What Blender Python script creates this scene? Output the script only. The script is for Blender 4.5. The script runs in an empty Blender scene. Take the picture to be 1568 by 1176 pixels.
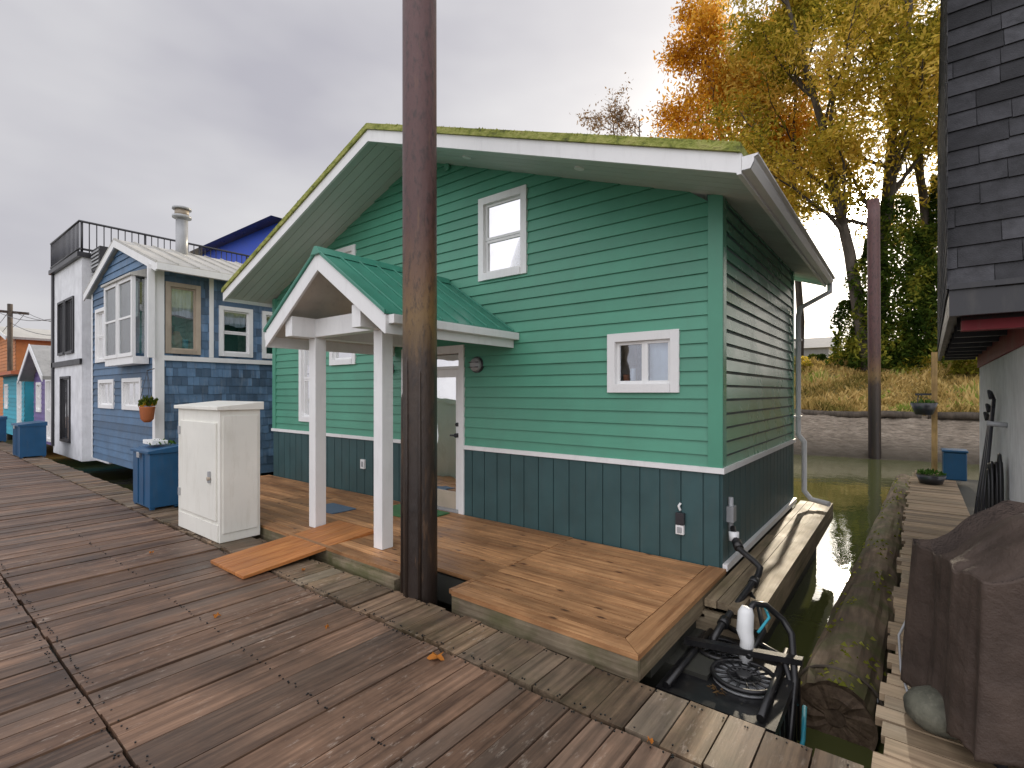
import bpy, math, random, bmesh
import numpy as np
from mathutils import Vector, Matrix, noise
random.seed(7)
R=random.uniform
scene=bpy.context.scene

# ------------------------------------------------------------------ materials
class NT:
    def __init__(s,name):
        s.m=bpy.data.materials.new(name); s.m.use_nodes=True
        s.t=s.m.node_tree; s.t.nodes.clear()
        s.out=s.n('ShaderNodeOutputMaterial')
    def n(s,typ,**k):
        nd=s.t.nodes.new(typ)
        for a,b in k.items():
            if hasattr(nd,a): setattr(nd,a,b)
        return nd
    def l(s,a,b): s.t.links.new(a,b)
    def math(s,op,a,b=None,clamp=False,c=None):
        nd=s.n('ShaderNodeMath',operation=op); nd.use_clamp=clamp
        for i,v in enumerate((a,b,c)):
            if v is None: continue
            if isinstance(v,(int,float)): nd.inputs[i].default_value=v
            else: s.l(v,nd.inputs[i])
        return nd.outputs[0]
    def noise(s,vec,scale,detail=5,rough=.6):
        nd=s.n('ShaderNodeTexNoise'); nd.inputs['Scale'].default_value=scale
        nd.inputs['Detail'].default_value=detail; nd.inputs['Roughness'].default_value=rough
        s.l(vec,nd.inputs['Vector']); return nd.outputs['Fac']
    def ramp(s,fac,stops):
        nd=s.n('ShaderNodeValToRGB'); e=nd.color_ramp.elements
        while len(e)<len(stops): e.new(.5)
        for i,(p,c) in enumerate(stops):
            e[i].position=p; e[i].color=(c[0],c[1],c[2],1) if not isinstance(c,(int,float)) else (c,c,c,1)
        s.l(fac,nd.inputs[0]); return nd.outputs[0]
    def mix(s,fac,a,b,mode='MIX'):
        nd=s.n('ShaderNodeMix',data_type='RGBA',blend_type=mode)
        for sock,v in ((nd.inputs[0],fac),(nd.inputs[6],a),(nd.inputs[7],b)):
            if isinstance(v,(int,float)): sock.default_value=v
            elif isinstance(v,tuple): sock.default_value=(v[0],v[1],v[2],1)
            else: s.l(v,sock)
        return nd.outputs[2]
    def obj(s): return s.n('ShaderNodeTexCoord').outputs['Object']
    def rnd(s):
        nd=s.n('ShaderNodeAttribute',attribute_name='rnd'); return nd.outputs['Fac']
    def map(s,vec,scale,off=None):
        nd=s.n('ShaderNodeMapping'); nd.inputs['Scale'].default_value=scale; s.l(vec,nd.inputs['Vector'])
        return nd.outputs[0]
    def bsdf(s,col,rough=.6,metal=0,spec=.5,bump=None,bs=.3,bd=.01,coat=0):
        b=s.n('ShaderNodeBsdfPrincipled')
        if isinstance(col,tuple): b.inputs['Base Color'].default_value=(col[0],col[1],col[2],1)
        else: s.l(col,b.inputs['Base Color'])
        if isinstance(rough,(int,float)): b.inputs['Roughness'].default_value=rough
        else: s.l(rough,b.inputs['Roughness'])
        b.inputs['Metallic'].default_value=metal
        b.inputs['Specular IOR Level'].default_value=spec
        if bump is not None:
            bp=s.n('ShaderNodeBump'); bp.inputs['Strength'].default_value=bs; bp.inputs['Distance'].default_value=bd
            s.l(bump,bp.inputs['Height']); s.l(bp.outputs[0],b.inputs['Normal'])
        s.l(b.outputs[0],s.out.inputs[0]); return b
M={}
def paint(name,col,rough=.5,var=.12,dirt=.25,scale=3,rv=.12,dirtcol=(.12,.11,.09),bs=.15,stretch=(1,1,1),spec=.5):
    s=NT(name); o=s.obj()
    n1=s.noise(s.map(o,stretch),scale,3)
    base=s.mix(s.ramp(n1,[(.3,0),(.7,1)]),tuple(c*(1-var) for c in col),tuple(min(1,c*(1+var)) for c in col))
    dn=s.noise(s.map(o,(6,6,1.2)),scale*.7,4,.7)
    d=s.ramp(dn,[(.52,0),(.8,dirt)])
    c=s.mix(d,base,dirtcol)
    r=s.math('MULTIPLY_ADD',s.rnd(),rv*2,c=1-rv)
    c=s.mix(1.0,c,r,'MULTIPLY')
    rr=s.math('MULTIPLY_ADD',n1,.25,c=rough-.12)
    if bs>.3: s.bsdf(c,rr,bump=s.noise(o,scale*9,3),bs=bs,bd=.004,spec=spec)
    else: s.bsdf(c,rr,bump=dn,bs=bs,bd=.004,spec=spec)
    M[name]=s.m
def wood(name,dark,light,along='x',rough=.6,stain=.5,green=0,knots=False,rv=.25,fine=26,staincol=(.03,.02,.015),scuff=0,greycol=None):
    s=NT(name); o=s.obj(); r=s.rnd()
    add=s.n('ShaderNodeVectorMath',operation='ADD'); cb=s.n('ShaderNodeCombineXYZ')
    rr=s.math('MULTIPLY',r,41.0)
    for i in range(3): s.l(rr,cb.inputs[i])
    s.l(o,add.inputs[0]); s.l(cb.outputs[0],add.inputs[1]); v=add.outputs[0]
    sc={'x':(1.3,fine,fine),'y':(fine,1.3,fine),'z':(fine,fine,1.3)}[along]
    g=s.noise(s.map(v,sc),1.0,5,.65)
    c=s.ramp(g,[(.28,dark),(.5,tuple((a+b)/2 for a,b in zip(dark,light))),(.72,light)])
    big=s.noise(o,1.7,5,.7)
    c=s.mix(s.ramp(big,[(.42,0),(.68,stain)]),c,staincol)
    sc2={'x':(1,5,5),'y':(5,1,5),'z':(5,5,1)}[along]
    c=s.mix(s.ramp(s.noise(s.map(v,sc2),1.6,3,.6),[(.5,0),(.72,stain*.8)]),c,tuple(x*.5 for x in dark))
    if greycol:
        r3=s.math('FRACT',s.math('MULTIPLY',r,7.31))
        c=s.mix(s.ramp(r3,[(.45,0),(.95,.5)]),c,s.mix(s.ramp(g,[(.3,0),(.7,1)]),tuple(x*.45 for x in greycol),greycol))
    if scuff:
        sk={'x':(9,30,30),'y':(30,9,30),'z':(30,30,9)}[along]
        sf=s.ramp(s.noise(s.map(v,sk),1.0,4,.75),[(.58,0),(.72,scuff)])
        pat=s.ramp(s.noise(o,1.1,3,.6),[(.42,0),(.60,1)])
        c=s.mix(s.math('MULTIPLY',sf,pat),c,(.50,.42,.34))
    if green: c=s.mix(s.ramp(s.noise(o,2.3,4,.7),[(.45,0),(.65,green)]),c,(.07,.085,.02))
    if knots:
        vo=s.n('ShaderNodeTexVoronoi'); vo.inputs['Scale'].default_value=1.0
        sk={'x':(3,7.5,7.5),'y':(7.5,3,7.5),'z':(7,7,3)}[along]
        s.l(s.map(v,sk),vo.inputs['Vector'])
        c=s.mix(s.ramp(vo.outputs['Distance'],[(.06,.9),(.15,0)]),c,(.06,.02,.01))
    m=s.math('MULTIPLY_ADD',r,2*rv,c=1-rv)
    c=s.mix(1.0,c,m,'MULTIPLY')
    ro=s.math('MULTIPLY_ADD',big,-.5,c=rough+.25)
    s.bsdf(c,ro,bump=g,bs=.5,bd=.006,spec=.4); M[name]=s.m
def glass(name,tint=(.9,.95,1),fac=.12):
    s=NT(name)
    g=s.n('ShaderNodeBsdfGlossy'); g.inputs['Roughness'].default_value=.02; g.inputs['Color'].default_value=(1,1,1,1)
    bp=s.n('ShaderNodeBump'); bp.inputs['Strength'].default_value=.25; bp.inputs['Distance'].default_value=.02
    s.l(s.noise(s.obj(),2.5,2),bp.inputs['Height']); s.l(bp.outputs[0],g.inputs['Normal'])
    t=s.n('ShaderNodeBsdfTransparent'); t.inputs['Color'].default_value=(*tint,1)
    lw=s.n('ShaderNodeLayerWeight'); lw.inputs['Blend'].default_value=.35
    f=s.math('ADD',s.math('MULTIPLY',lw.outputs['Fresnel'],.8),fac,True)
    mx=s.n('ShaderNodeMixShader'); s.l(f,mx.inputs[0]); s.l(t.outputs[0],mx.inputs[1]); s.l(g.outputs[0],mx.inputs[2])
    s.l(mx.outputs[0],s.out.inputs[0]); M[name]=s.m
def leafm(name,stops,trans=.5):
    s=NT(name); c=s.ramp(s.rnd(),stops)
    d=s.n('ShaderNodeBsdfDiffuse'); t=s.n('ShaderNodeBsdfTranslucent'); s.l(c,d.inputs[0]); s.l(c,t.inputs[0])
    mx=s.n('ShaderNodeMixShader'); mx.inputs[0].default_value=trans
    s.l(d.outputs[0],mx.inputs[1]); s.l(t.outputs[0],mx.inputs[2]); s.l(mx.outputs[0],s.out.inputs[0]); M[name]=s.m

paint('siding_green',(.084,.30,.20),.42,var=.09,dirt=.08,rv=.08,scale=1.5)
paint('siding_green_lit',(.11,.32,.215),.26,var=.07,dirt=.06,rv=.07,scale=1.5,spec=.9)  # same siding, paler and glossier: side wall's brightness and sheen put into the paint
paint('teal_skirt',(.036,.086,.090),.5,var=.14,dirt=.14,rv=.12)
paint('white_trim',(.80,.80,.79),.4,var=.03,dirt=.13,rv=.02)
paint('soffit',(.54,.58,.54),.5,var=.03,dirt=.08,rv=.06)  # white boards; greenish bounced light is mixed into the base colour
paint('white_box',(.78,.77,.70),.45,var=.05,dirt=.30,rv=.02,scale=2,dirtcol=(.4,.36,.25))
paint('green_metal',(.05,.23,.16),.32,var=.12,dirt=.2,rv=.06)
paint('porch_ceiling',(.52,.49,.44),.6)
paint('curtain',(.72,.74,.72),.8,rv=.1)
paint('dark_in',(.05,.055,.05),.8)
paint('room',(.30,.26,.20),.8,var=.5,scale=5)
paint('lamp_dark',(.03,.03,.035),.3)
paint('blue_shingle',(.085,.155,.25),.6,var=.25,dirt=.45,rv=.45,dirtcol=(.28,.31,.34))
paint('blue_lap',(.072,.14,.235),.55,var=.2,dirt=.4,rv=.34,dirtcol=(.2,.24,.28))
paint('blue_box',(.012,.08,.18),.4,dirt=.2)
paint('bright_blue',(.008,.06,.46),.5,dirt=.1)
paint('white_wall',(.72,.73,.75),.55,dirt=.15,rv=.02)
paint('stucco',(.74,.75,.76),.8,dirt=.25,bs=.6,scale=5)
paint('black_trim',(.02,.02,.024),.4)
paint('metal_roof_grey',(.42,.41,.37),.4,dirt=.5)
paint('brown_frame',(.42,.35,.27),.5)
paint('asphalt_shingle',(.042,.042,.046),.9,var=.4,dirt=.3,rv=.5,scale=12,bs=.9,dirtcol=(.07,.07,.07))
paint('red_wood',(.20,.012,.02),.6)
paint('purple',(.14,.10,.26),.6)
paint('turquoise',(.03,.32,.42),.6)
paint('orange_roof',(.42,.12,.05),.6)
paint('orange_wall',(.55,.20,.06),.6)
paint('teal_dark',(.03,.12,.13),.6)
paint('black_plastic',(.012,.012,.013),.32,dirt=.25,dirtcol=(.12,.11,.09))
paint('white_pvc',(.78,.79,.78),.3,dirt=.15)
paint('galv',(.36,.37,.38),.35)
paint('grey_stone',(.10,.098,.072),.8,bs=.8,dirt=.6,scale=9,var=.5,dirtcol=(.22,.21,.16))
paint('mat_green',(.05,.16,.06),.9); paint('mat_blue',(.09,.14,.2),.9)
paint('terracotta',(.45,.14,.05),.7)
paint('float_dark',(.035,.035,.028),.7,dirt=.4,dirtcol=(.06,.07,.03))
wood('dock_wood',(.055,.028,.017),(.28,.168,.105),'y',.50,stain=.6,rv=.36,scuff=.7,greycol=(.25,.185,.14))
wood('dock_edge_wood',(.065,.038,.022),(.33,.22,.135),'y',.56,stain=.65,green=.18,rv=.38,scuff=.7,greycol=(.30,.25,.19))
wood('cedar_x',(.25,.105,.038),(.66,.36,.165),'x',.5,stain=.48,knots=True,rv=.28,staincol=(.09,.04,.018),scuff=.3)
wood('cedar_y',(.24,.10,.036),(.60,.33,.15),'y',.5,stain=.35,knots=True,rv=.2,staincol=(.09,.04,.018))
wood('ramp_wood',(.34,.11,.03),(.60,.26,.08),'y',.5,stain=.3,rv=.12,staincol=(.14,.05,.02))
wood('grey_x',(.12,.085,.05),(.38,.31,.21),'x',.65,stain=.4,green=.6,rv=.2)
wood('grey_y',(.12,.085,.05),(.38,.30,.19),'y',.65,stain=.4,green=.35,rv=.3)
wood('walk_x',(.15,.10,.06),(.42,.31,.20),'x',.65,stain=.35,green=.15,rv=.28)
wood('post_z',(.34,.20,.07),(.56,.36,.16),'z',.6)
wood('log_bark',(.06,.042,.028),(.30,.22,.145),'y',.8,stain=.4,green=.8,fine=12)
wood('bark',(.03,.025,.018),(.13,.105,.08),'z',.85,fine=5)
wood('log_end',(.07,.045,.028),(.22,.155,.10),'y',.8,stain=.5)
glass('glass'); glass('glass_far',(.8,.85,.86),.14)
leafm('leaf_main',[(0,(.13,.13,.016)),(.3,(.30,.26,.03)),(.65,(.58,.43,.06)),(1,(.78,.56,.13))],.62)
leafm('leaf_orange',[(0,(.36,.15,.012)),(.45,(.68,.34,.03)),(.8,(.82,.50,.07)),(1,(.84,.62,.18))],.58)
leafm('leaf_ivy',[(0,(.022,.042,.008)),(.6,(.08,.115,.018)),(1,(.30,.28,.04))],.4)
leafm('leaf_brown',[(0,(.10,.06,.03)),(1,(.30,.19,.09))],.3)
leafm('grass_gold',[(0,(.18,.15,.04)),(.4,(.50,.35,.12)),(.8,(.70,.52,.22)),(1,(.26,.34,.06))],.4)
leafm('plant_green',[(0,(.03,.07,.015)),(.7,(.08,.16,.03)),(1,(.20,.24,.10))],.3)
leafm('moss_tuft',[(0,(.12,.14,.014)),(1,(.44,.44,.09))],.3)
leafm('fallen_leaf',[(0,(.35,.10,.02)),(1,(.50,.22,.05))],.2)

s=NT('moss'); o=s.obj(); n=s.noise(s.map(o,(1,1,2)),9,5,.7)
c=s.ramp(n,[(.3,(.07,.075,.03)),(.45,(.24,.27,.05)),(.6,(.40,.40,.12)),(.75,(.13,.10,.04))]); s.bsdf(c,.9,bump=n,bs=1,bd=.03); M['moss']=s.m
s=NT('pile_steel'); o=s.obj()
sx=s.n('ShaderNodeSeparateXYZ'); s.l(o,sx.inputs[0])
n=s.noise(s.map(o,(7,7,1.0)),1.5,5,.7); n3=s.noise(s.map(o,(10,10,4)),2.2,6,.7)
z=s.math('ADD',s.math('MULTIPLY',sx.outputs[2],.2),s.math('MULTIPLY',n,.12))
c=s.ramp(z,[(.2,(.024,.016,.012)),(.42,(.045,.027,.016)),(.49,(.17,.10,.033)),(.56,(.13,.065,.032)),(.66,(.080,.033,.027)),(.9,(.095,.038,.035))])
c=s.mix(s.ramp(n3,[(.50,0),(.66,.7)]),c,(.014,.009,.007))
c=s.mix(s.ramp(n,[(.58,0),(.70,.5)]),c,(.17,.09,.04))
s.bsdf(c,.40,metal=.05,bump=n3,bs=.6,bd=.012); M['pile_steel']=s.m
s=NT('river_water'); o=s.obj()
n=s.noise(s.map(o,(1,.6,1)),2.6,3,.55); n2=s.noise(o,16,2)
h=s.math('ADD',n,s.math('MULTIPLY',n2,.10))
s.bsdf((.085,.095,.030),.03,bump=h,bs=.10,bd=.05,spec=.7); M['river_water']=s.m
s=NT('mud_bank'); o=s.obj(); n=s.noise(o,1.2,5,.7); n2=s.noise(s.map(o,(.7,2.2,3)),3.5,7,.75)
c=s.ramp(n2,[(.3,(.085,.068,.048)),(.5,(.27,.22,.165)),(.7,(.52,.44,.35))])
sx=s.n('ShaderNodeSeparateXYZ'); s.l(o,sx.inputs[0])
wz=s.math('MULTIPLY_ADD',sx.outputs[2],1.5,clamp=True,c=1.1)
c=s.mix(wz,(.075,.060,.040),c)
gz=s.ramp(s.math('ADD',s.math('MULTIPLY',sx.outputs[2],.25),s.math('MULTIPLY',n,.1)),[(.2,0),(.27,1)])
c=s.mix(gz,c,s.ramp(n,[(.3,(.14,.14,.04)),(.6,(.42,.32,.12))]))
s.bsdf(c,.7,bump=n2,bs=1,bd=.15); M['mud_bank']=s.m
s=NT('cover_fabric'); o=s.obj(); n=s.noise(o,140,2); n2=s.noise(o,3,5,.6)
c=s.ramp(n2,[(.3,(.040,.028,.022)),(.7,(.085,.060,.047))])
h=s.math('ADD',s.math('MULTIPLY',n2,6),s.math('MULTIPLY',n,.4))
s.bsdf(c,.68,bump=h,bs=.6,bd=.012,spec=.3); M['cover_fabric']=s.m

# ------------------------------------------------------------------ mesh builder
class MB:
    def __init__(s): s.v=[];s.f=[];s.m=[];s.r=[];s.sm=[]
    def face(s,pts,mat,r=None,smooth=False):
        i=len(s.v); s.v.extend([tuple(p) for p in pts]); s.f.append(tuple(range(i,i+len(pts)))); s.m.append(mat); s.r.append(R(0,1) if r is None else r); s.sm.append(smooth)
    def hexa(s,p,mat,r=None):
        r=R(0,1) if r is None else r
        i=len(s.v); s.v.extend([tuple(q) for q in p])
        for f in ((0,3,2,1),(4,5,6,7),(0,1,5,4),(1,2,6,5),(2,3,7,6),(3,0,4,7)):
            s.f.append(tuple(i+k for k in f)); s.m.append(mat); s.r.append(r); s.sm.append(False)
    def box(s,x0,x1,y0,y1,z0,z1,mat,r=None):
        s.hexa([(x0,y0,z0),(x1,y0,z0),(x1,y1,z0),(x0,y1,z0),(x0,y0,z1),(x1,y0,z1),(x1,y1,z1),(x0,y1,z1)],mat,r)
    def obox(s,P,U,N,a0,a1,z0,z1,o0,o1,mat,r=None):
        q=lambda a,o,z: tuple(P[i]+U[i]*a+N[i]*o+(z if i==2 else 0) for i in range(3))
        s.hexa([q(a0,o0,z0),q(a1,o0,z0),q(a1,o1,z0),q(a0,o1,z0),q(a0,o0,z1),q(a1,o0,z1),q(a1,o1,z1),q(a0,o1,z1)],mat,r)
    def tube(s,pts,rad,mat,n=10,r=None,caps=True,smooth=True):
        pts=[Vector(p) for p in pts]; r=R(0,1) if r is None else r
        if isinstance(rad,(int,float)): rad=[rad]*len(pts)
        base=len(s.v); prev=None
        for k,p in enumerate(pts):
            if k==0: t=pts[1]-p
            elif k==len(pts)-1: t=p-pts[k-1]
            else: t=(pts[k+1]-p).normalized()+(p-pts[k-1]).normalized()
            t.normalize()
            if prev is None:
                a=Vector((0,0,1)) if abs(t.z)<.9 else Vector((1,0,0)); u=t.cross(a).normalized()
            else:
                u=prev-t*prev.dot(t); u.normalize()
            prev=u; w=t.cross(u)
            for j in range(n):
                an=2*math.pi*j/n; s.v.append(tuple(p+(u*math.cos(an)+w*math.sin(an))*rad[k]))
        for k in range(len(pts)-1):
            for j in range(n):
                a=base+k*n+j; b=base+k*n+(j+1)%n
                s.f.append((a,b,b+n,a+n)); s.m.append(mat); s.r.append(r); s.sm.append(smooth)
        if caps:
            s.f.append(tuple(base+j for j in range(n))[::-1]); s.m.append(mat); s.r.append(r); s.sm.append(False)
            e=base+(len(pts)-1)*n
            s.f.append(tuple(e+j for j in range(n))); s.m.append(mat); s.r.append(r); s.sm.append(False)
    def build(s,name,parent=None,xf=None,bevel=0):
        me=bpy.data.meshes.new(name); v=s.v
        if xf is not None: v=[tuple(xf@Vector(p)) for p in v]
        me.from_pydata(v,[],s.f)
        names=sorted(set(s.m)); idx={n:i for i,n in enumerate(names)}
        for n in names: me.materials.append(M[n])
        me.polygons.foreach_set('material_index',[idx[m] for m in s.m])
        me.polygons.foreach_set('use_smooth',s.sm)
        at=me.attributes.new('rnd','FLOAT','FACE'); at.data.foreach_set('value',s.r)
        me.update()
        ob=bpy.data.objects.new(name,me); scene.collection.objects.link(ob)
        if parent: ob.parent=parent
        if bevel:
            b=ob.modifiers.new('bev','BEVEL'); b.width=bevel; b.segments=2; b.limit_method='ANGLE'
        return ob
def empty(name):
    e=bpy.data.objects.new(name,None); scene.collection.objects.link(e); return e

def cutspans(a0,a1,ops,zm):
    sp=[(a0,a1)]
    for (o0,o1,z0,z1) in ops:
        if z0<zm<z1:
            ns=[]
            for (b0,b1) in sp:
                if o1<=b0 or o0>=b1: ns.append((b0,b1)); continue
                if o0>b0: ns.append((b0,o0))
                if o1<b1: ns.append((o1,b1))
            sp=ns
    return sp
def lap(mb,P,U,N,L0,L1,z0,z1,ex,ops,mat):
    q=lambda a,z,o: tuple(P[i]+U[i]*a+N[i]*o+(z if i==2 else 0) for i in range(3))
    zb=z0
    while zb<z1-1e-6:
        zt=min(zb+ex,z1); r=R(0,1); T=.022+R(-.002,.002)
        br=sorted({zb,zt}|{z for o in ops for z in o[2:] if zb<z<zt})
        off=lambda z: T-(T-.002)*(z-zb)/ex
        for za,zc in zip(br[:-1],br[1:]):
            l0,l1,m0,m1=L0(za),L1(za),L0(zc-1e-4),L1(zc-1e-4)
            if m0>m1: m0=m1=(m0+m1)/2
            for (b0,b1) in cutspans(l0,l1,ops,(za+zc)/2):
                t0=m0 if b0==l0 else b0; t1=m1 if b1==l1 else b1
                if t0>t1: continue
                mb.face([q(b0,za,off(za)),q(b1,za,off(za)),q(t1,zc,off(zc)),q(t0,zc,off(zc))],mat,r)
                if za==zb: mb.face([q(b0,za,0),q(b1,za,0),q(b1,za,T),q(b0,za,T)],mat,r)
        zb+=ex
def window(mb,P,U,N,a0,a1,z0,z1,kind='hung',fw=.085,frame='white_trim',inner='curtain',gl='glass',proud=.038,drop=1.0):
    B=lambda *a: mb.obox(P,U,N,*a)
    B(a0,a0+fw,z0,z1,-.05,proud,frame); B(a1-fw,a1,z0,z1,-.05,proud,frame)
    B(a0+fw,a1-fw,z1-fw,z1,-.05,proud,frame); B(a0+fw,a1-fw,z0,z0+fw,-.05,proud+.012,frame)
    i0,i1,j0,j1=a0+fw,a1-fw,z0+fw,z1-fw; sw=.032
    def sash(x0,x1,y0,y1,o):
        B(x0,x0+sw,y0,y1,o-.03,o,frame); B(x1-sw,x1,y0,y1,o-.03,o,frame)
        B(x0+sw,x1-sw,y0,y0+sw,o-.03,o,frame); B(x0+sw,x1-sw,y1-sw,y1,o-.03,o,frame)
        B(x0+sw,x1-sw,y0+sw,y1-sw,o-.020,o-.016,gl)
    if kind=='hung': 
        m=(j0+j1)/2; sash(i0,i1,m-.016,j1,-.005); sash(i0,i1,j0,m-.018,-.012)
    elif kind=='slide':
        m=(i0+i1)/2; sash(i0,m+.016,j0,j1,-.008); sash(m+.018,i1,j0,j1,.002)
    else: sash(i0,i1,j0,j1,-.008)
    q=lambda a,z,o: tuple(P[i]+U[i]*a+N[i]*o+(z if i==2 else 0) for i in range(3))
    mb.face([q(i0,j0,-.5),q(i1,j0,-.5),q(i1,j1,-.5),q(i0,j1,-.5)],'dark_in')
    for A,Bp in (((i0,j0),(i1,j0)),((i1,j0),(i1,j1)),((i1,j1),(i0,j1)),((i0,j1),(i0,j0))):
        mb.face([q(A[0],A[1],-.05),q(Bp[0],Bp[1],-.05),q(Bp[0],Bp[1],-.5),q(A[0],A[1],-.5)],'room')
    if inner and drop>0:
        zz=j1-(j1-j0)*drop; n=max(4,int((i1-i0)/.03))
        for k in range(n):
            x=i0+(i1-i0)*k/n; x2=i0+(i1-i0)*(k+1)/n; o1=-.095+.022*math.sin(k*1.7); o2=-.095+.022*math.sin((k+1)*1.7)
            mb.face([q(x,zz+.02*math.sin(k*.4),o1),q(x2,zz+.02*math.sin(k*.4+.4),o2),q(x2,j1,o2),q(x,j1,o1)],inner,.5,True)
def shingles(mb,P,U,V,N,a0,a1,b0,b1,w,h,ops,mat,thick=.012):
    P,U,V,N=map(Vector,(P,U,V,N)); b=b0
    while b<b1:
        a=a0-R(0,w)
        while a<a1:
            ww=w*R(.6,1.35); x0,x1=max(a,a0),min(a+ww-.004,a1); a+=ww
            if x1-x0<.01: continue
            t=b1 if b+h*1.15>b1 else b+h*1.15
            dz=R(-.012,.006)*(h/.18)
            skip=False
            for (o0,o1,z0,z1) in ops:
                if x0<o1 and x1>o0 and b+dz<z1 and t>z0:
                    if x0<o0-.02 and x1>o0: x1=o0
                    elif x1>o1+.02 and x0<o1: x0=o1
                    elif b<z0-.03: t=min(t,z0)
                    else: skip=True
            if skip or x1-x0<.01: continue
            r=R(0,1)
            p=[P+U*x0+V*(b+dz)+N*thick,P+U*x1+V*(b+dz)+N*thick,P+U*x1+V*t+N*.001,P+U*x0+V*t+N*.001]
            mb.face(p,mat,r); q0=P+U*x0+V*(b+dz); q1=P+U*x1+V*(b+dz)
            mb.face([q0,q1,p[1],p[0]],mat,0); mb.face([q0,p[0],p[3]],mat,r); mb.face([q1,p[1],p[2]],mat,r)
        b+=h

# ================================================================== GREEN HOUSE
W=8.06; PK=4.77; EV=3.31; SL=(PK-EV)/(W/2); XC=-W/2; DP=3.6
house=empty('green_floating_house')
wl=MB(); F=((0,0,0),(1,0,0),(0,-1,0)); S=((0,0,0),(0,1,0),(1,0,0))
L0=lambda z: -W if z<=EV else XC-(PK-z)/SL
L1=lambda z: 0 if z<=EV else XC+(PK-z)/SL
wins=[(-2.87,-2.13,2.93,3.95,'hung',.45),(-1.10,-.36,1.555,2.15,'slide',.0),(-7.12,-6.46,1.05,2.56,'hung',.6),(-6.16,-5.45,2.0,2.56,'one',.5),(-6.16,-5.45,2.9,3.87,'hung',.5)]
ops=[(a+.04,b-.04,c+.04,d-.04) for a,b,c,d,_,_ in wins]
door=(-4.34,-3.12,0,2.165); ops.append((door[0]+.04,door[1]-.04,-.1,door[3]-.04))
lap(wl,*F,lambda z:max(L0(z),-W+.1) if z<=EV else L0(z),lambda z:min(L1(z),-.10) if z<=EV+.1 else L1(z),.865,PK-.02,.127,ops,'siding_green')
lap(wl,*S,lambda z:.10,lambda z:DP-.08,.865,EV+.05,.127,[],'siding_green_lit')
wl.box(-.10,.028,-.028,0,.865,EV+.02,'siding_green',.5); wl.box(0,.026,0.0,.10,.865,EV+.05,'siding_green_lit',.5)
wl.box(0,.026,DP-.08,DP+.02,.865,EV,'siding_green_lit',.5); wl.box(-W-.02,-W+.1,-.028,0,.865,EV,'siding_green',.5)
x=-W
while x<-.001:
    x1=min(x+.203,0)
    for a,b in cutspans(x+.006,x1-.006,[(door[0]+.04,door[1]-.04,-1,3)],.4): wl.box(a,b,-.018,0.0,-.02,.835,'teal_skirt',R(.3,.7))
    x=x1
y=0
while y<DP-.01:
    y1=min(y+.203,DP); wl.box(0,.018,y+.006,y1-.006,-.02,.835,'teal_skirt',R(.3,.7)); y=y1
for a,b in cutspans(-W,0,[(door[0]+.04,door[1]-.04,-1,3)],.4): wl.box(a,b,-.006,.0+.1,-.05,.86,'teal_skirt',0)
wl.box(-.12,.006,.0,DP,-.05,EV+.1,'teal_skirt',0)
wl.box(-W,0,DP-.1,DP-.001,0,EV,'siding_green',.5); wl.box(-W-.01,-W+.1,0,DP-.1,0,EV,'siding_green',.5)
wl.build('walls',house)
tr=MB()
for a,b in cutspans(-W-.03,.045,[(door[0],door[1],-1,3)],.4): tr.box(a,b,-.045,.0,.835,.885,'white_trim')
tr.box(.0,.045,0.0,DP+.02,.835,.885,'white_trim')
tr.box(.02,.06,.0,DP,-.03,.03,'white_trim')
tr.build('skirt_trim',house)
wn=MB()
for a,b,c,d,k,dr in wins: window(wn,*F,a,b,c,d,k,drop=dr)
wn.box(-.70,-.46,.10,.12,1.66,2.05,'curtain'); wn.tube([(-.88,.1,1.66),(-.88,.1,1.80)],.03,'white_pvc',8); wn.tube([(-.96,.12,1.66),(-.96,.12,1.74)],.035,'terracotta',8)
wn.build('windows',house,bevel=.003)
dm=MB(); P,U,N=F; a0,a1,z0,z1=door
B=lambda *a: dm.obox(P,U,N,*a)
B(a0,a0+.09,0,z1,-.1,.035,'white_trim');B(a1-.09,a1,0,z1,-.1,.035,'white_trim');B(a0+.09,a1-.09,z1-.1,z1,-.1,.035,'white_trim')
B(a0+.09,a1-.09,0,.03,-.1,.03,'galv')
B(a0+.09,a1-.09,1.86,1.90,-.08,.0,'white_trim'); B(a0+.12,a1-.12,1.9,z1-.11,-.06,-.05,'glass')
B(a0+.10,a0+.2,.03,1.86,-.08,-.03,'white_trim');B(a1-.2,a1-.10,.03,1.86,-.08,-.03,'white_trim')
B(a0+.2,a1-.2,.03,.25,-.08,-.03,'brown_frame');B(a0+.2,a1-.2,1.76,1.86,-.08,-.03,'white_trim')
B(a0+.2,a1-.2,.25,1.76,-.06,-.053,'glass')
dm.tube([(-3.27,.03,1.0),(-3.27,-.03,1.0)],.03,'lamp_dark',12); dm.tube([(-3.27,-.03,1.0),(-3.36,-.035,1.0)],.012,'lamp_dark',8)
dm.tube([(-3.27,.03,1.14),(-3.27,-.01,1.14)],.026,'lamp_dark',12)
B(a0+.05,a1-.05,-.02,z1-.05,-2.6,-2.59,'room'); B(a0+.05,a0+.06,0,z1-.05,-2.6,-.1,'room');B(a1-.06,a1-.05,0,z1-.05,-2.6,-.1,'room');B(a0,a1,-.02,0,-2.6,-.1,'brown_frame');B(a0,a1,z1-.05,z1,-2.6,-.1,'dark_in')
B(a0+.1,a0+.45,0,1.6,-1.6,-1.55,'curtain'); B(a1-.6,a1-.2,0,.8,-2.3,-1.9,'brown_frame')
dm.build('door',house,bevel=.003)
rf=MB(); Y0=-.82; Y1=4.1; XR=.342; XL=-W-.18
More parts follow.
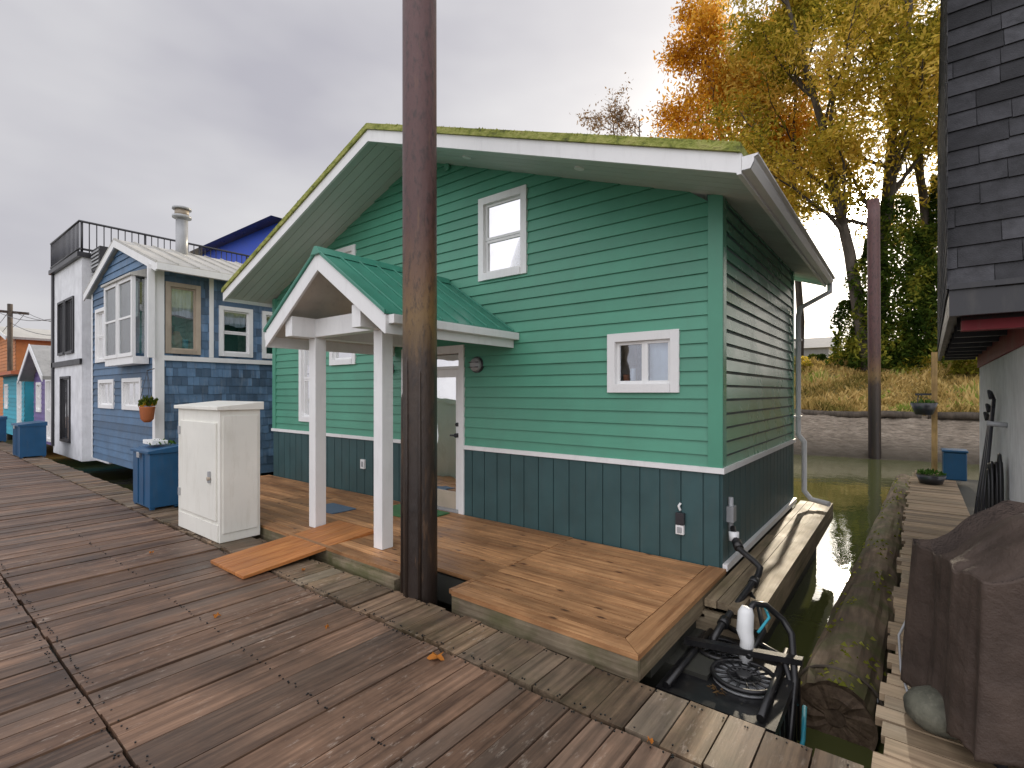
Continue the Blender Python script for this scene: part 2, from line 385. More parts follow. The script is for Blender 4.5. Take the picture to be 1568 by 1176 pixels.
def slab(mb,xa,xb,y0,y1,t0,t1,mat,pk=PK,sl=SL,xc=XC,r=None):
    za=pk-sl*abs(xa-xc); zb=pk-sl*abs(xb-xc)
    mb.hexa([(xa,y0,za+t0),(xb,y0,zb+t0),(xb,y1,zb+t0),(xa,y1,za+t0),(xa,y0,za+t1),(xb,y0,zb+t1),(xb,y1,zb+t1),(xa,y1,za+t1)],mat,r)
for xa,xb in ((XC,XR),(XL,XC)):
    y=Y0+.03
    while y<Y1-.03:
        y1=min(y+.135,Y1-.03); slab(rf,xa,xb,y,y1-.007,-.0,.012,'soffit'); y=y1
    slab(rf,xa,xb,Y0+.03,Y1-.03,.0125,.07,'float_dark')
    slab(rf,xa,xb,Y0,Y0+.0295,-.045,.10,'white_trim',r=.5)
    slab(rf,xa,xb,Y1-.0295,Y1,-.045,.10,'white_trim',r=.5)
    e=.03 if xb==XR else -.03
    slab(rf,xa if xb==XR else xa+e,xb+e if xb==XR else xb,Y0-.025,Y1+.02,.102,.172,'moss')
ze=PK-SL*(XR-XC); rf.box(XR,XR+.03,Y0,Y1,ze-.06,ze+.095,'white_trim',.5)
zl=PK-SL*(XC-XL); rf.box(XL-.03,XL,Y0,Y1,zl-.06,zl+.095,'white_trim',.5)
prof=[(0,0),(.06,0),(.085,.05),(.085,.075),(.11,.085),(.11,.10)]
g0=XR+.032; gz=ze-.035
for (pa,pb) in zip(prof[:-1],prof[1:]):
    rf.hexa([(g0+pa[0],Y0+.01,gz+pa[1]),(g0+pb[0],Y0+.01,gz+pb[1]),(g0+pb[0],Y1,gz+pb[1]),(g0+pa[0],Y1,gz+pa[1]),
             (g0+pa[0]-.003,Y0+.01,gz+pa[1]+.004),(g0+pb[0]-.003,Y0+.01,gz+pb[1]+.004),(g0+pb[0]-.003,Y1,gz+pb[1]+.004),(g0+pa[0]-.003,Y1,gz+pa[1]+.004)],'white_trim',.5)
rf.face([(g0+p[0],Y0+.01,gz+p[1]) for p in prof]+[(g0,Y0+.01,gz+.1)],'white_trim',.5)
rf.face([(g0+p[0],Y1,gz+p[1]) for p in prof]+[(g0,Y1,gz+.1)],'white_trim',.5)
for i in range(2800):
    x=R(XL,XR+.02); y=Y0-.02+abs(random.gauss(0,.05)); z=PK-SL*abs(x-XC)+.168; h=R(.006,.022); w=R(.008,.03)
    if noise.noise(Vector((x*2,0,0)))<-.15: h*=.3
    a=R(0,3.14); dx,dy=w*math.cos(a),w*math.sin(a)
    rf.face([(x-dx,y-dy,z-.012),(x+dx,y+dy,z-.012),(x+R(-.01,.01),y,z+h)],'moss_tuft')
for x in (-2.7,-1.2):
    z=PK-SL*abs(x-XC); rf.tube([(x,-.42,z+.005),(x-.004,-.42,z-.012)],.05,'white_trim',16)
rf.build('roof',house)
ds=MB(); ds.tube([(XR+.08,DP+.42,gz+.0),(XR+.08,DP+.40,gz-.12),(.11,DP-.04,gz-.38),(.085,DP-.05,gz-.5),(.085,DP-.05,.95),(.16,DP-.05,.85),(.16,DP-.05,.15),(.25,DP-.10,.05),(.48,DP-.2,.03)],.036,'white_trim',10)
for z in (2.3,1.2): ds.box(.03,.13,DP-.1,DP-.0,z,z+.025,'white_trim')
ds.build('downspout',house)
lm=MB()
for x in (-2.90,-4.62):
    lm.tube([(x,-.0,1.9),(x,-.035,1.9)],.10,'lamp_dark',24); lm.tube([(x,-.035,1.9),(x,-.07,1.9),(x,-.095,1.9)],[.085,.08,.04],'galv',24)
    for k in (-.03,.03): lm.tube([(x-.08,-.09,1.9+k),(x+.08,-.09,1.9+k)],.007,'lamp_dark',6)
lm.box(-5.29,-5.19,-.05,-.019,.39,.53,'white_trim',.5); lm.box(-5.265,-5.215,-.055,-.05,.42,.50,'galv',.5)
lm.box(-.385,-.305,-.06,-.019,.33,.44,'lamp_dark',.2); lm.box(-.385,-.31,-.055,-.019,.24,.325,'white_trim',.5);lm.box(-.37,-.325,-.06,-.055,.255,.31,'galv',.5)
lm.tube([(-.345,-.04,.46),(-.36,-.045,.50),(-.34,-.04,.53)],.012,'white_pvc',6)
lm.tube([(-3.42,-.01,4.5),(-3.42,-.05,4.5)],.05,'siding_green',10)
lm.build('wall_fixtures',house,bevel=.004)
po=MB(); pc=-3.42; ph=1.08; pr=3.02; psl=.667; PY=-1.87
for x,y in ((-4.09,-1.47),(-2.83,-1.50)): po.box(x-.068,x+.068,y-.068,y+.068,0.0,2.18,'white_trim',.5)
for x in (-4.09,-2.83): po.box(x-.07,x+.07,PY+.05,-.02,2.18,2.40,'white_trim',.4)
po.box(-4.02,-2.90,-1.54,-1.42,2.19,2.395,'white_trim',.5)
ss=dict(pk=pr-.1,sl=psl,xc=pc)
for xa,xb in ((pc,pc+ph),(pc-ph,pc)):
    slab(po,xa,xb,PY+.03,-.02,-.0,.06,'porch_ceiling',**ss)
    slab(po,xa,xb,PY,PY+.0295,-.115,.07,'white_trim',r=.5,**ss)
    o=.03
    xa2,xb2=(xa,xb+o) if xb>pc else (xa-o,xb)
    slab(po,xa2,xb2,PY-.02,-.02,.072,.088,'green_metal',r=.5,**ss)
    y=PY-.02
    while y<-.03:
        slab(po,xa2,xb2,y,y+.018,.088,.112,'green_metal',r=.6,**ss); y+=.23
zr=pr-.1; po.hexa([(pc-.09,PY-.03,zr+.04),(pc+.09,PY-.03,zr+.04),(pc+.09,-.02,zr+.04),(pc-.09,-.02,zr+.04),(pc-.02,PY-.03,zr+.125),(pc+.02,PY-.03,zr+.125),(pc+.02,-.02,zr+.125),(pc-.02,-.02,zr+.125)],'green_metal',.7)
ez=pr-.1-psl*ph
for sgn in (1,-1):
    x=pc+sgn*ph; a,b=sorted((x,x+sgn*.02)); po.box(a,b,PY,-.02,ez-.12,ez+.05,'white_trim',.5)
    a,b=sorted((x+sgn*.022,x+sgn*.10)); po.box(a,b,PY+.03,-.02,ez-.03,ez+.05,'white_trim',.5)
po.build('porch',house,bevel=.004)

# ---------------- house deck
hd=MB()
def boards_x(mb,x0,x1,y0,y1,w,mat,z=0,seg=2.4,cut=None,th=.035):
    y=y0
    while y<y1-.02:
        yy=min(y+w,y1)
        xs=[x0]
        while xs[-1]<x1: xs.append(xs[-1]+seg*R(.7,1.3))
        xs[-1]=x1
        for a,b in zip(xs[:-1],xs[1:]):
            sp=[(a,b)]
            if cut and y<cut[3]-.01 and yy>cut[2]+.01: sp=cutspans(a,b,[(cut[0],cut[1],-1,1)],0)
            for c,d in sp:
                if d-c>.03: mb.box(c+.002,d-.002,y+.003,yy-.005,z-th+R(-.002,.002),z+R(-.003,.002),mat)
        y=yy
notch=(-2.15,-1.55,-2,-1.60)
boards_x(hd,-1.5,-.10,-1.725,-.03,.14,'cedar_x',seg=3)
boards_x(hd,-8.2,-1.504,-1.85,-.03,.14,'cedar_x',cut=notch)
hd.hexa([(-1.5,-1.87,-.035),(.055,-1.87,-.035),(-.097,-1.729,-.035),(-1.5,-1.729,-.035),(-1.5,-1.87,.001),(.055,-1.87,.001),(-.097,-1.729,.001),(-1.5,-1.729,.001)],'cedar_x',.35)
hd.hexa([(.058,-1.868,-.035),(.058,-.03,-.035),(-.094,-.03,-.035),(-.094,-1.727,-.035),(.058,-1.868,.001),(.058,-.03,.001),(-.094,-.03,.001),(-.094,-1.727,.001)],'cedar_y',.3)
hd.box(-1.5,.05,-1.865,-1.825,-.17,-.037,'grey_x',.2); hd.box(.015,.052,-1.82,-.03,-.17,-.037,'grey_y',.2)
hd.box(-1.48,-1.44,-1.82,-1.0,-.3,-.037,'grey_y',.2)
hd.box(-8.2,-2.16,-1.84,-1.72,-.22,-.037,'grey_x',.5); hd.box(-3.1,-2.16,-1.90,-1.845,-.17,-.06,'grey_x',.7)
hd.box(-8.2,.0,-1.55,DP,-.30,-.06,'float_dark')
hd.box(-8.2,.28,-1.3,DP+.2,-1.2,-.301,'float_dark')
x=.062
for k in range(3):
    hd.box(x+.002,x+.090,-.66+R(-.02,.02),1.6,-.11,-.058+R(-.002,.002),'grey_y'); hd.box(x+.002,x+.090,1.605,DP+.3,-.11,-.058,'grey_y'); x+=.094
hd.box(.346,.47,-.45,DP+.35,-.28,-.05,'grey_y',.6)
hd.box(-.2,.34,-.66,-.60,-.3,-.152,'grey_x',.7)
x=-.2
while x<.05: hd.box(x,x+.085,-.66,-.03,-.2,-.175,'grey_y'); x+=.09
hd.build('house_deck',None)
mt=MB(); mt.box(-4.2,-3.3,-.62,-.1,.002,.016,'mat_green'); mt.build('door_mat')
mt=MB(); mt.box(-5.0,-4.45,-1.05,-.7,.002,.014,'mat_blue'); mt.build('blue_mat')
rp=MB()
for k in range(4):
    x=-4.0+k*.175; rp.hexa([(x,-2.65,-.098),(x+.171,-2.65,-.098),(x+.171,-1.25,.004),(x,-1.25,.004),(x,-2.65,-.068),(x+.171,-2.65,-.068),(x+.171,-1.25,.04),(x,-1.25,.04)],'ramp_wood')
rp.build('wooden_ramp',bevel=.003)

# ---------------- main dock
dk=MB(); DZ=-.10
def boards_y(mb,x0,x1,y0,y1,w,mat,z,jit=.012,th=.04):
    x=x0
    while x<x1:
        ww=w*R(.88,1.12); g1=R(.003,.006); g2=R(.003,.008); t0,t1=R(-.002,.002),R(-.002,.002)
        a,b=y0+R(0,jit)+.003,y1-R(0,jit)-.003; zz=z+R(-.007,.004); tl=R(-.004,.004)
        mb.hexa([(x+g1,a,zz-th),(x+ww-g2,a,zz-th),(x+ww-g2+t1,b,zz-th),(x+g1+t1,b,zz-th),(x+g1,a,zz),(x+ww-g2,a,zz+tl),(x+ww-g2+t1,b,zz+tl),(x+g1+t1,b,zz)],mat); x+=ww
boards_y(dk,-48,7,-3.95,-2.40,.145,'dock_wood',DZ)
boards_y(dk,-48,7,-2.40,-1.95,.19,'dock_edge_wood',DZ,.035)
boards_y(dk,-48,7,-6.4,-3.95,.145,'dock_wood',DZ)
dk.box(-48,7,-6.35,-2.0,-.8,-.15,'float_dark')
x=-48
while x<7: dk.box(x,x+3.9,-1.998,-1.96,-.42,-.145,'grey_x'); x+=3.92
for i in range(900):
    x=R(-7,2.5); y=random.choice((-2.43,-2.36,-3.91,-3.99,-2.0,-3.2))+R(-.01,.01)
    dk.box(x,x+.007,y,y+.007,DZ,DZ+.006,'black_plastic')
dk.build('boardwalk_dock',bevel=0)
fl=MB()
for (x,y,sc_) in ((-1.0,-2.5,1),(-2.7,-3.1,.5),(.1,-2.9,.35),(-1.9,-2.7,.3),(.35,-2.4,.3),(-4.8,-2.9,.4),(-3.1,-2.2,.3)):
    z=DZ+.012; q0=R(0,6)
    pts=[(x+sc_*.045*math.cos(a+q0)*(1+.35*math.cos(5*a)),y+sc_*.045*math.sin(a+q0)*(1+.35*math.cos(5*a)),z+.012*math.sin(3*a)) for a in [i*math.pi/10 for i in range(20)]]
    for i in range(20): fl.face([(x,y,z+.004),pts[i],pts[(i+1)%20]],'fallen_leaf',.5)
fl.build('fallen_leaves')

# ---------------- steel piles
def pile(x,y,r,z0,z1,lx,ly,mat='pile_steel'):
    p=MB(); n=14
    p.tube([(x+lx*(z0+(z1-z0)*i/n),y+ly*(z0+(z1-z0)*i/n),z0+(z1-z0)*i/n) for i in range(n+1)],r,mat,28,r=.5)
    return p
p=pile(-1.885,-1.85,.143,-2.5,7.5,-.0135,.0106)
for a,zt_ in ((-2.3,1.7),(-1.55,2.0),(-.75,1.9)):
    cx,cy=-1.885+.145*math.cos(a),-1.85+.145*math.sin(a)
    p.tube([(cx,cy,-1),(cx-.012,cy+.01,.9),(cx-.026,cy+.022,zt_-.2),(cx-.03+.03*-math.cos(a),cy+.03-.03*math.sin(a),zt_)],[.018,.016,.013,.004],'pile_steel',6,r=.4)
p.build('steel_pile')
p=pile(.43,17.3,.19,-3,8.4,-.004,0); p.build('steel_pile.001')

# ---------------- electrical cabinet
cb=MB(); x0,x1,y0,y1=-5.80,-4.60,-2.33,-1.89; zt=1.36
cb.box(x0,x1,y0,y1,DZ+.002,zt,'white_box',.5)
cb.hexa([(x0-.03,y0-.04,zt),(x1+.03,y0-.04,zt),(x1+.03,y1+.03,zt),(x0-.03,y1+.03,zt),(x0-.03,y0-.04,zt+.04),(x1+.03,y0-.04,zt+.04),(x1+.03,y1+.03,zt+.09),(x0-.03,y1+.03,zt+.09)],'white_box',.6)
cb.box(x0+.10,x1-.06,y0-.022,y0-.001,.14,zt-.14,'white_box',.45)
cb.box(x0+.04,x1-.03,y0-.012,y0-.001,DZ+.01,.10,'white_box',.3)
for z in (.3,1.05): cb.box(x0+.08,x0+.14,y0-.034,y0-.023,z,z+.1,'galv',.5)
cb.box(x1-.2,x1-.17,y0-.05,y0-.023,.55,.68,'galv',.5); cb.tube([(x1-.18,y0-.06,.60),(x1-.18,y0-.03,.60)],.022,'brown_frame',10)
cb.box(x1,x1+.012,y0+.03,y1-.03,.0,zt-.06,'white_box',.55)
cb.build('electrical_cabinet',bevel=.008)

def tuft(mb,x,y,z,r,h,n,mat):
    for i in range(n):
        a=R(0,6.28); q=r*math.sqrt(R(0,1)); px,py=x+q*math.cos(a),y+q*math.sin(a); hh=h*R(.4,1)*(1-.4*q/r)
        b=R(0,6.28); w=R(.012,.035); ox,oy=R(-.1,.1)*h*1.5,R(-.1,.1)*h*1.5
        mb.face([(px-w*math.cos(b),py-w*math.sin(b),z+hh*.4),(px+ox*.5,py+oy*.5,z+hh*.3),(px+w*math.cos(b)+ox,py+w*math.sin(b)+oy,z+hh*.8),(px+ox,py+oy,z+hh)],mat)
def bluebox(x0,x1,y0,y1,h,mat):
    m=MB(); m.box(x0,x1,y0,y1,DZ+.03,h-.05,mat,.5); m.hexa([(x0-.02,y0-.03,h-.05),(x1+.02,y0-.03,h-.05),(x1+.02,y1+.02,h-.05),(x0-.02,y1+.02,h-.05),(x0-.02,y0-.03,h-.01),(x1+.02,y0-.03,h-.01),(x1+.02,y1+.02,h+.05),(x0-.02,y1+.02,h+.05)],mat,.6)
    for a in (x0+.01,x1-.07):
        for b in (y0+.01,y1-.07): m.box(a,a+.06,b,b+.06,DZ,DZ+.03,mat)
    n=max(3,int((x1-x0)/.2))
    for i in range(1,n): m.box(x0+(x1-x0)*i/n-.01,x0+(x1-x0)*i/n+.01,y0-.012,y0,DZ+.05,h-.06,mat,.2)
    m.box((x0+x1)/2-.05,(x0+x1)/2+.05,y0-.045,y0-.031,h-.12,h-.04,'galv')
    return m
m=bluebox(-7.75,-7.02,-2.28,-1.90,.74,'blue_box')
m.box(-7.6,-7.2,-2.2,-2.0,.80,.86,'white_pvc'); tuft(m,-7.3,-2.05,.78,.16,.12,80,'plant_green')
m.build('blue_storage_box',bevel=.006)
bluebox(-17.2,-16.2,-2.4,-1.9,.75,'blue_box').build('blue_storage_box.001')
bluebox(-23.5,-22.5,-2.4,-1.9,.7,'blue_box').build('blue_storage_box.002')
pt=MB()
pt.tube([(-9.45,-1.62,1.02),(-9.45,-1.62,1.08),(-9.45,-1.62,1.28),(-9.45,-1.62,1.3)],[.05,.10,.12,.13],'terracotta',16); tuft(pt,-9.45,-1.62,1.28,.13,.28,120,'leaf_ivy'); tuft(pt,-9.45,-1.62,1.28,.12,.2,30,'leaf_orange')
for a in (0,2.1,4.2): pt.tube([(-9.45+.13*math.cos(a),-1.62+.13*math.sin(a),1.3),(-9.45,-1.62,1.95)],.004,'lamp_dark',4)
pt.tube([(-9.45,-1.62,1.95),(-9.66,-1.45,2.0)],.01,'lamp_dark',5); pt.build('hanging_flower_pot')
bf=MB(); bf.tube([(-8.35,-1.0,.0),(-8.35,-1.0,.45),(-8.35,-1.0,.5)],[.16,.16,.1],'terracotta',16); bf.tube([(-8.35,-1.0,.5),(-8.35,-1.0,.6)],.07,'lamp_dark',10); bf.tube([(-8.35+.17*math.cos(a),-1.0+.17*math.sin(a),.42+.02*i/10) for i,a in enumerate([k*.4 for k in range(34)])],.02,'terracotta',6); bf.build('orange_mooring_buoy')

# ================================================================== BLUE SHINGLE HOUSE
bh=empty('blue_shingle_house'); w=MB(); X1=-9.72; X0=-14.1; YF=-1.4; YB=8
Fp=((0,YF,0),(1,0,0),(0,-1,0)); Sp=((X1,0,0),(0,1,0),(1,0,0))
sw=[(-1.26,-.66,2.30,3.66,'one','brown_frame',.45),(-.32,.35,2.30,3.33,'hung','white_trim',.35),(.55,1.2,2.30,3.33,'hung','white_trim',.4)]
fwn=[(-13.75,-12.9,2.25,3.5,'hung'),(-13.5,-12.3,1.2,1.85,'slide'),(-11.7,-10.5,1.2,1.85,'slide')]
sops=[(a+.03,b-.03,c+.03,d-.03) for a,b,c,d,*_ in sw]
shingles(w,(X1,0,0),(0,1,0),(0,0,1),(1,0,0),YF+.12,3.0,0,2.16,.13,.17,[],'blue_shingle')
shingles(w,(X1,0,0),(0,1,0),(0,0,1),(1,0,0),YF+.12,3.0,2.26,3.92,.13,.17,[(a,b,c,d) for a,b,c,d,*_ in sw],'blue_shingle')
xcb=(X0+X1)/2; pkb=4.72; s4=(pkb-.06-3.9)/2.19
l0=lambda z:X0 if z<3.9 else X0+(z-3.9)/s4
l1=lambda z:X1 if z<3.9 else X1-(z-3.9)/s4
lap(w,*Fp,l0,l1,0,pkb-.07,.15,[(a+.03,b-.03,c+.03,d-.03) for a,b,c,d,_ in fwn],'blue_lap')
zb_=[-.2,2.33,3.30,3.63,3.95]
for za,zc in zip(zb_[:-1],zb_[1:]):
    for a,b in cutspans(YF+.01,YB,sops,(za+zc)/2): w.box(X1-.08,X1-.001,a,b,za,zc,'blue_shingle',.3)
w.box(X0,X1-.7,YF+.6,YB,-.2,3.9,'blue_lap',.3)
w.build('walls',bh)
t=MB()
t.box(X1-.11,X1+.03,YF-.03,YF-.001,-.1,3.95,'white_trim'); t.box(X1+.001,X1+.03,YF,YF+.12,-.1,3.95,'white_trim')
t.box(X1+.001,X1+.04,YF+.12,3.0,2.165,2.255,'white_trim'); t.box(X0,X0+.1,YF-.03,YF-.023,0,3.9,'white_trim')
t.box(X1+.001,X1+.025,-.50,-.42,2.26,3.85,'white_trim')
for a,b,c,d,k,fr,dr in sw: window(t,*Sp,a,b,c,d,k,fw=.08,frame=fr,gl='glass',drop=dr)
for a,b,c,d,k in fwn: window(t,*Fp,a,b,c,d,k,fw=.08,gl='glass_far',drop=.4)
t.tube([(X1-.22,-1.0,2.4),(X1-.22,-1.0,2.62),(X1-.22,-1.0,2.75)],[.09,.10,.05],'terracotta',12); t.tube([(X1-.2,-.85,2.4),(X1-.2,-.85,2.6)],.05,'turquoise',10)
t.box(X1+.045,X1+.12,YF-.16,YF-.06,2.2,3.92,'white_trim')
t.build('windows_and_trim',bh)
by=MB(); b0,b1,yb_=-11.85,-10.02,YF-.28
by.box(b0,b1,yb_+.0,YF-.03,2.10,2.24,'white_trim'); by.hexa([(b0-.05,yb_-.06,3.74),(b1+.05,yb_-.06,3.74),(b1+.05,YF-.03,3.74),(b0-.05,YF-.03,3.74),(b0-.05,yb_-.06,3.78),(b1+.05,yb_-.06,3.78),(b1+.05,YF-.03,3.92),(b0-.05,YF-.03,3.92)],'metal_roof_grey')
xm=(b0+b1)/2
for a,b in ((b0,xm-.02),(xm+.02,b1)):
    c,d=2.24,3.74
    for q0_,q1_ in ((a,a+.07),(b-.07,b)): by.box(q0_,q1_,yb_-.02,yb_+.04,c,d,'white_trim')
    by.box(a+.07,b-.07,yb_-.02,yb_+.04,c,c+.07,'white_trim'); by.box(a+.07,b-.07,yb_-.02,yb_+.04,d-.07,d,'white_trim'); by.box(a+.07,b-.07,yb_-.01,yb_+.03,(c+d)/2-.02,(c+d)/2+.02,'white_trim')
    by.box(a+.07,b-.07,yb_+.005,yb_+.010,c+.07,(c+d)/2-.021,'glass_far'); by.box(a+.07,b-.07,yb_+.005,yb_+.010,(c+d)/2+.021,d-.07,'glass_far')
    by.box(a+.09,b-.09,yb_+.10,yb_+.105,3.0,d-.07,'curtain')
by.box(b1-.045,b1-.04,yb_+.05,YF-.06,2.3,3.70,'glass_far'); by.box(b1-.06,b1,YF-.09,YF-.031,2.24,3.74,'white_trim'); by.box(b0,b0+.03,yb_+.041,YF-.031,2.24,3.74,'blue_lap')
by.build('bay_window',bh)
r=MB(); ys0=YF-.12
for xa,xb in ((xcb,X1+.35),(X0-.3,xcb)):
    slab(r,xa,xb,ys0+.03,YB,-.02,.03,'soffit',pk=pkb,sl=s4,xc=xcb)
    slab(r,xa,xb,ys0,ys0+.028,-.08,.07,'white_trim',pk=pkb,sl=s4,xc=xcb)
    slab(r,xa,xb,ys0,YB,.072,.095,'metal_roof_grey',pk=pkb,sl=s4,xc=xcb)
    y=ys0
    while y<YB: slab(r,xa,xb,y,y+.03,.095,.12,'metal_roof_grey',pk=pkb,sl=s4,xc=xcb); y+=.35
ezb=pkb-s4*(X1+.35-xcb); r.box(X1+.351,X1+.44,ys0,YB,ezb-.06,ezb+.06,'white_trim')
r.build('roof',bh)
cx,cy=-11.6,-.35
c=MB(); c.tube([(cx,cy,4.4),(cx,cy,5.45)],.12,'galv',16); c.tube([(cx,cy,5.5),(cx,cy,5.55)],.19,'galv',16); c.tube([(cx,cy,5.55),(cx,cy,5.68)],.14,'brown_frame',16); c.tube([(cx,cy,5.69),(cx,cy,5.73)],.19,'galv',16); c.build('chimney_pipe',bh)

# ================================================================== WHITE MODERN HOUSE
wh=empty('white_modern_house'); w=MB(); ax0,ax1=-18.4,-15.15
fw2=[(-17.7,-16.9,2.6,4.1),(-16.8,-15.9,2.6,4.1),(-17.4,-16.3,.2,2.0)]
w.box(ax0,ax1,-.8,8,-.2,5.0,'white_wall',.5)
Fq=((0,-1.4,0),(1,0,0),(0,-1,0))
br=[-.2,.2,2.0,2.6,4.1,5.0]
for za,zb in zip(br[:-1],br[1:]):
    for a,b in cutspans(ax0,ax1,fw2,(za+zb)/2): w.box(a,b,-1.4,-1.301,za,zb,'white_wall',.5)
w.box(ax1-.1,ax1-.001,-1.3,-.8,-.2,5.0,'white_wall',.5)
w.box(ax1,ax1+1.1,-1.1,8,-.2,2.4,'white_wall',.6)
w.box(ax0-.03,ax1+.03,-1.45,-1.401,2.28,2.42,'black_trim'); w.box(ax0-.06,ax1+.06,-1.5,8,5.0,5.12,'black_trim')
w.box(ax0-.02,ax0+.15,-1.45,-1.401,0,5,'black_trim')
w.build('walls',wh)
t=MB()
for a,b,c_,d in fw2: window(t,*Fq,a,b,c_,d,'slide',fw=.06,frame='black_trim',gl='glass_far',drop=.3)
t.build('windows',wh)
r=MB()
for z in (5.2,5.9): r.tube([(ax0,-1.45,z),(ax1,-1.45,z),(ax1,9.5,z)],.03,'black_trim',6)
x=ax0
while x<ax1: r.tube([(x,-1.45,5.1),(x,-1.45,5.9)],.011,'black_trim',4); x+=.14
y=-1.4; k=0
while y<9.5: r.tube([(ax1,y,5.1),(ax1,y,5.9)],.028 if k%9==0 else .012,'black_trim',4); y+=.15; k+=1
r.build('roof_deck_railing',wh)
r=MB(); r.box(-14.95,-14.2,-1.25,-.6,4.6,5.15,'black_trim')
for k in range(5): r.box(-14.9,-14.25,-1.27,-1.255,4.68+k*.09,4.72+k*.09,'galv')
r.box(-15.1,-14.2,-1.2,-.5,4.5,4.58,'black_trim'); r.build('air_conditioner',wh)

tb=empty('blue_top_floor_house'); w=MB(); w.box(-22.3,-15.9,4,12,-.2,7.45,'bright_blue')
w.box(-15.89,-15.85,4.8,6.0,5.9,6.9,'lamp_dark'); w.box(-15.89,-15.86,4.72,6.08,5.82,5.9,'white_trim'); w.box(-17.6,-16.6,3.96,3.99,5.9,6.7,'lamp_dark'); w.box(-17.7,-16.5,3.97,3.995,5.8,5.9,'white_trim')
w.hexa([(-22.9,3.5,7.45),(-15.3,3.5,7.45),(-15.3,12.5,7.45),(-22.9,12.5,7.45),(-21.6,5.2,7.8),(-16.5,5.2,7.8),(-16.5,11,7.8),(-21.6,11,7.8)],'lamp_dark')
w.box(-18.6,-17.4,5.8,7.2,7.81,7.95,'galv'); w.box(-20.6,-19.4,5.8,7.2,7.81,7.95,'galv'); w.build('upper_floor',tb)

def small_house(name,x0,x1,yf,yb,ze,zp,wall,roof,trim='white_trim',ridge='y'):
    e=empty(name); w=MB(); xc=(x0+x1)/2
    wl=[(x0+.5,x0+1.3,.9,1.9),(x1-1.4,x1-.5,.0,2.0)]
    P=((0,yf,0),(1,0,0),(0,-1,0))
    w.box(x0,x1,yf+.6,yb,-.2,ze,wall,.5)
    if ridge=='y':
        sl=(zp-ze)/((x1-x0)/2); a0=lambda z:x0 if z<ze else x0+(z-ze)/sl; a1=lambda z:x1 if z<ze else x1-(z-ze)/sl
        top=zp
    else: a0=lambda z:x0; a1=lambda z:x1; top=ze; sl=0
    lap(w,*P,a0,a1,-.1,top,.16,[(a+.03,b-.03,c+.03,d-.03) for a,b,c,d in wl],wall)
    w.box(x1-.02,x1-.001,yf,yf+.6,-.2,ze,wall); w.box(x0+.001,x0+.02,yf,yf+.6,-.2,ze,wall)
    w.box(x1,x1+.015,yf+1.2,yf+2.2,.9,1.9,'lamp_dark')
    if ze>3.5:
        for q in (1.0,2.6): w.box(x1,x1+.03,yf+q,yf+q+.9,ze-1.2,ze-.4,'white_trim'); w.box(x1+.031,x1+.04,yf+q+.1,yf+q+.8,ze-1.1,ze-.5,'lamp_dark')
    for a,b,c,d in wl: window(w,*P,a,b,c,d,'hung',fw=.09,frame=trim,gl='glass_far',drop=.3)
    w.build('walls',e); r=MB()
    if ridge=='y':
        for xa,xb in ((xc,x1+.3),(x0-.3,xc)):
            slab(r,xa,xb,yf-.35,yb,0,.1,roof,pk=zp,sl=sl,xc=xc); slab(r,xa,xb,yf-.38,yf-.352,-.06,.12,trim,pk=zp,sl=sl,xc=xc)
    else:
        r.box(x0-.3,x1+.3,yf-.4,yb,ze,ze+.12,roof)
        r.hexa([(x0-.3,yf-.4,ze+.12),(x1+.3,yf-.4,ze+.12),(x1+.3,yb,ze+.12),(x0-.3,yb,ze+.12),(x0-.3,(yf+yb)/2-.1,zp),(x1+.3,(yf+yb)/2-.1,zp),(x1+.3,(yf+yb)/2,zp),(x0-.3,(yf+yb)/2,zp)],roof)
    r.build('roof',e)
small_house('purple_house',-22.6,-19.2,-1.2,6,2.1,3.0,'purple','metal_roof_grey')
small_house('turquoise_house',-28.4,-23.6,-1.3,6,2.2,2.9,'turquoise','orange_roof',ridge='x')
small_house('grey_two_storey_house',-31,-25.5,7,13,4.0,5.0,'teal_dark','asphalt_shingle')
small_house('orange_house',-37,-30.2,-.7,7,4.0,4.7,'orange_wall','metal_roof_grey')
small_house('white_cottage',-44,-38.5,-1.3,6,2.6,3.8,'white_wall','orange_roof',ridge='x')
small_house('grey_house',-52,-46,-1.0,6,3.6,5,'metal_roof_grey','asphalt_shingle')
up=MB(); up.tube([(-29.3,-1.0,-.5),(-29.3,-1.0,5.4)],.09,'bark',8); up.box(-29.36,-29.24,-1.6,-.4,5.0,5.1,'bark')
for dy,dz in ((-.5,0),(0,.05),(.5,0),(0,-.5)):
    up.tube([(-29.3+(k/10)*11,-1.0+dy+(k/10)*1.2,5.1+dz-.6*(1-(2*k/10-1)**2)-.06*k) for k in range(11)],.012,'lamp_dark',4)
    up.tube([(-29.3-(k/10)*20,-1.0+dy,5.1+dz-.7*(1-(2*k/10-1)**2)) for k in range(11)],.012,'lamp_dark',4)
up.build('utility_pole')

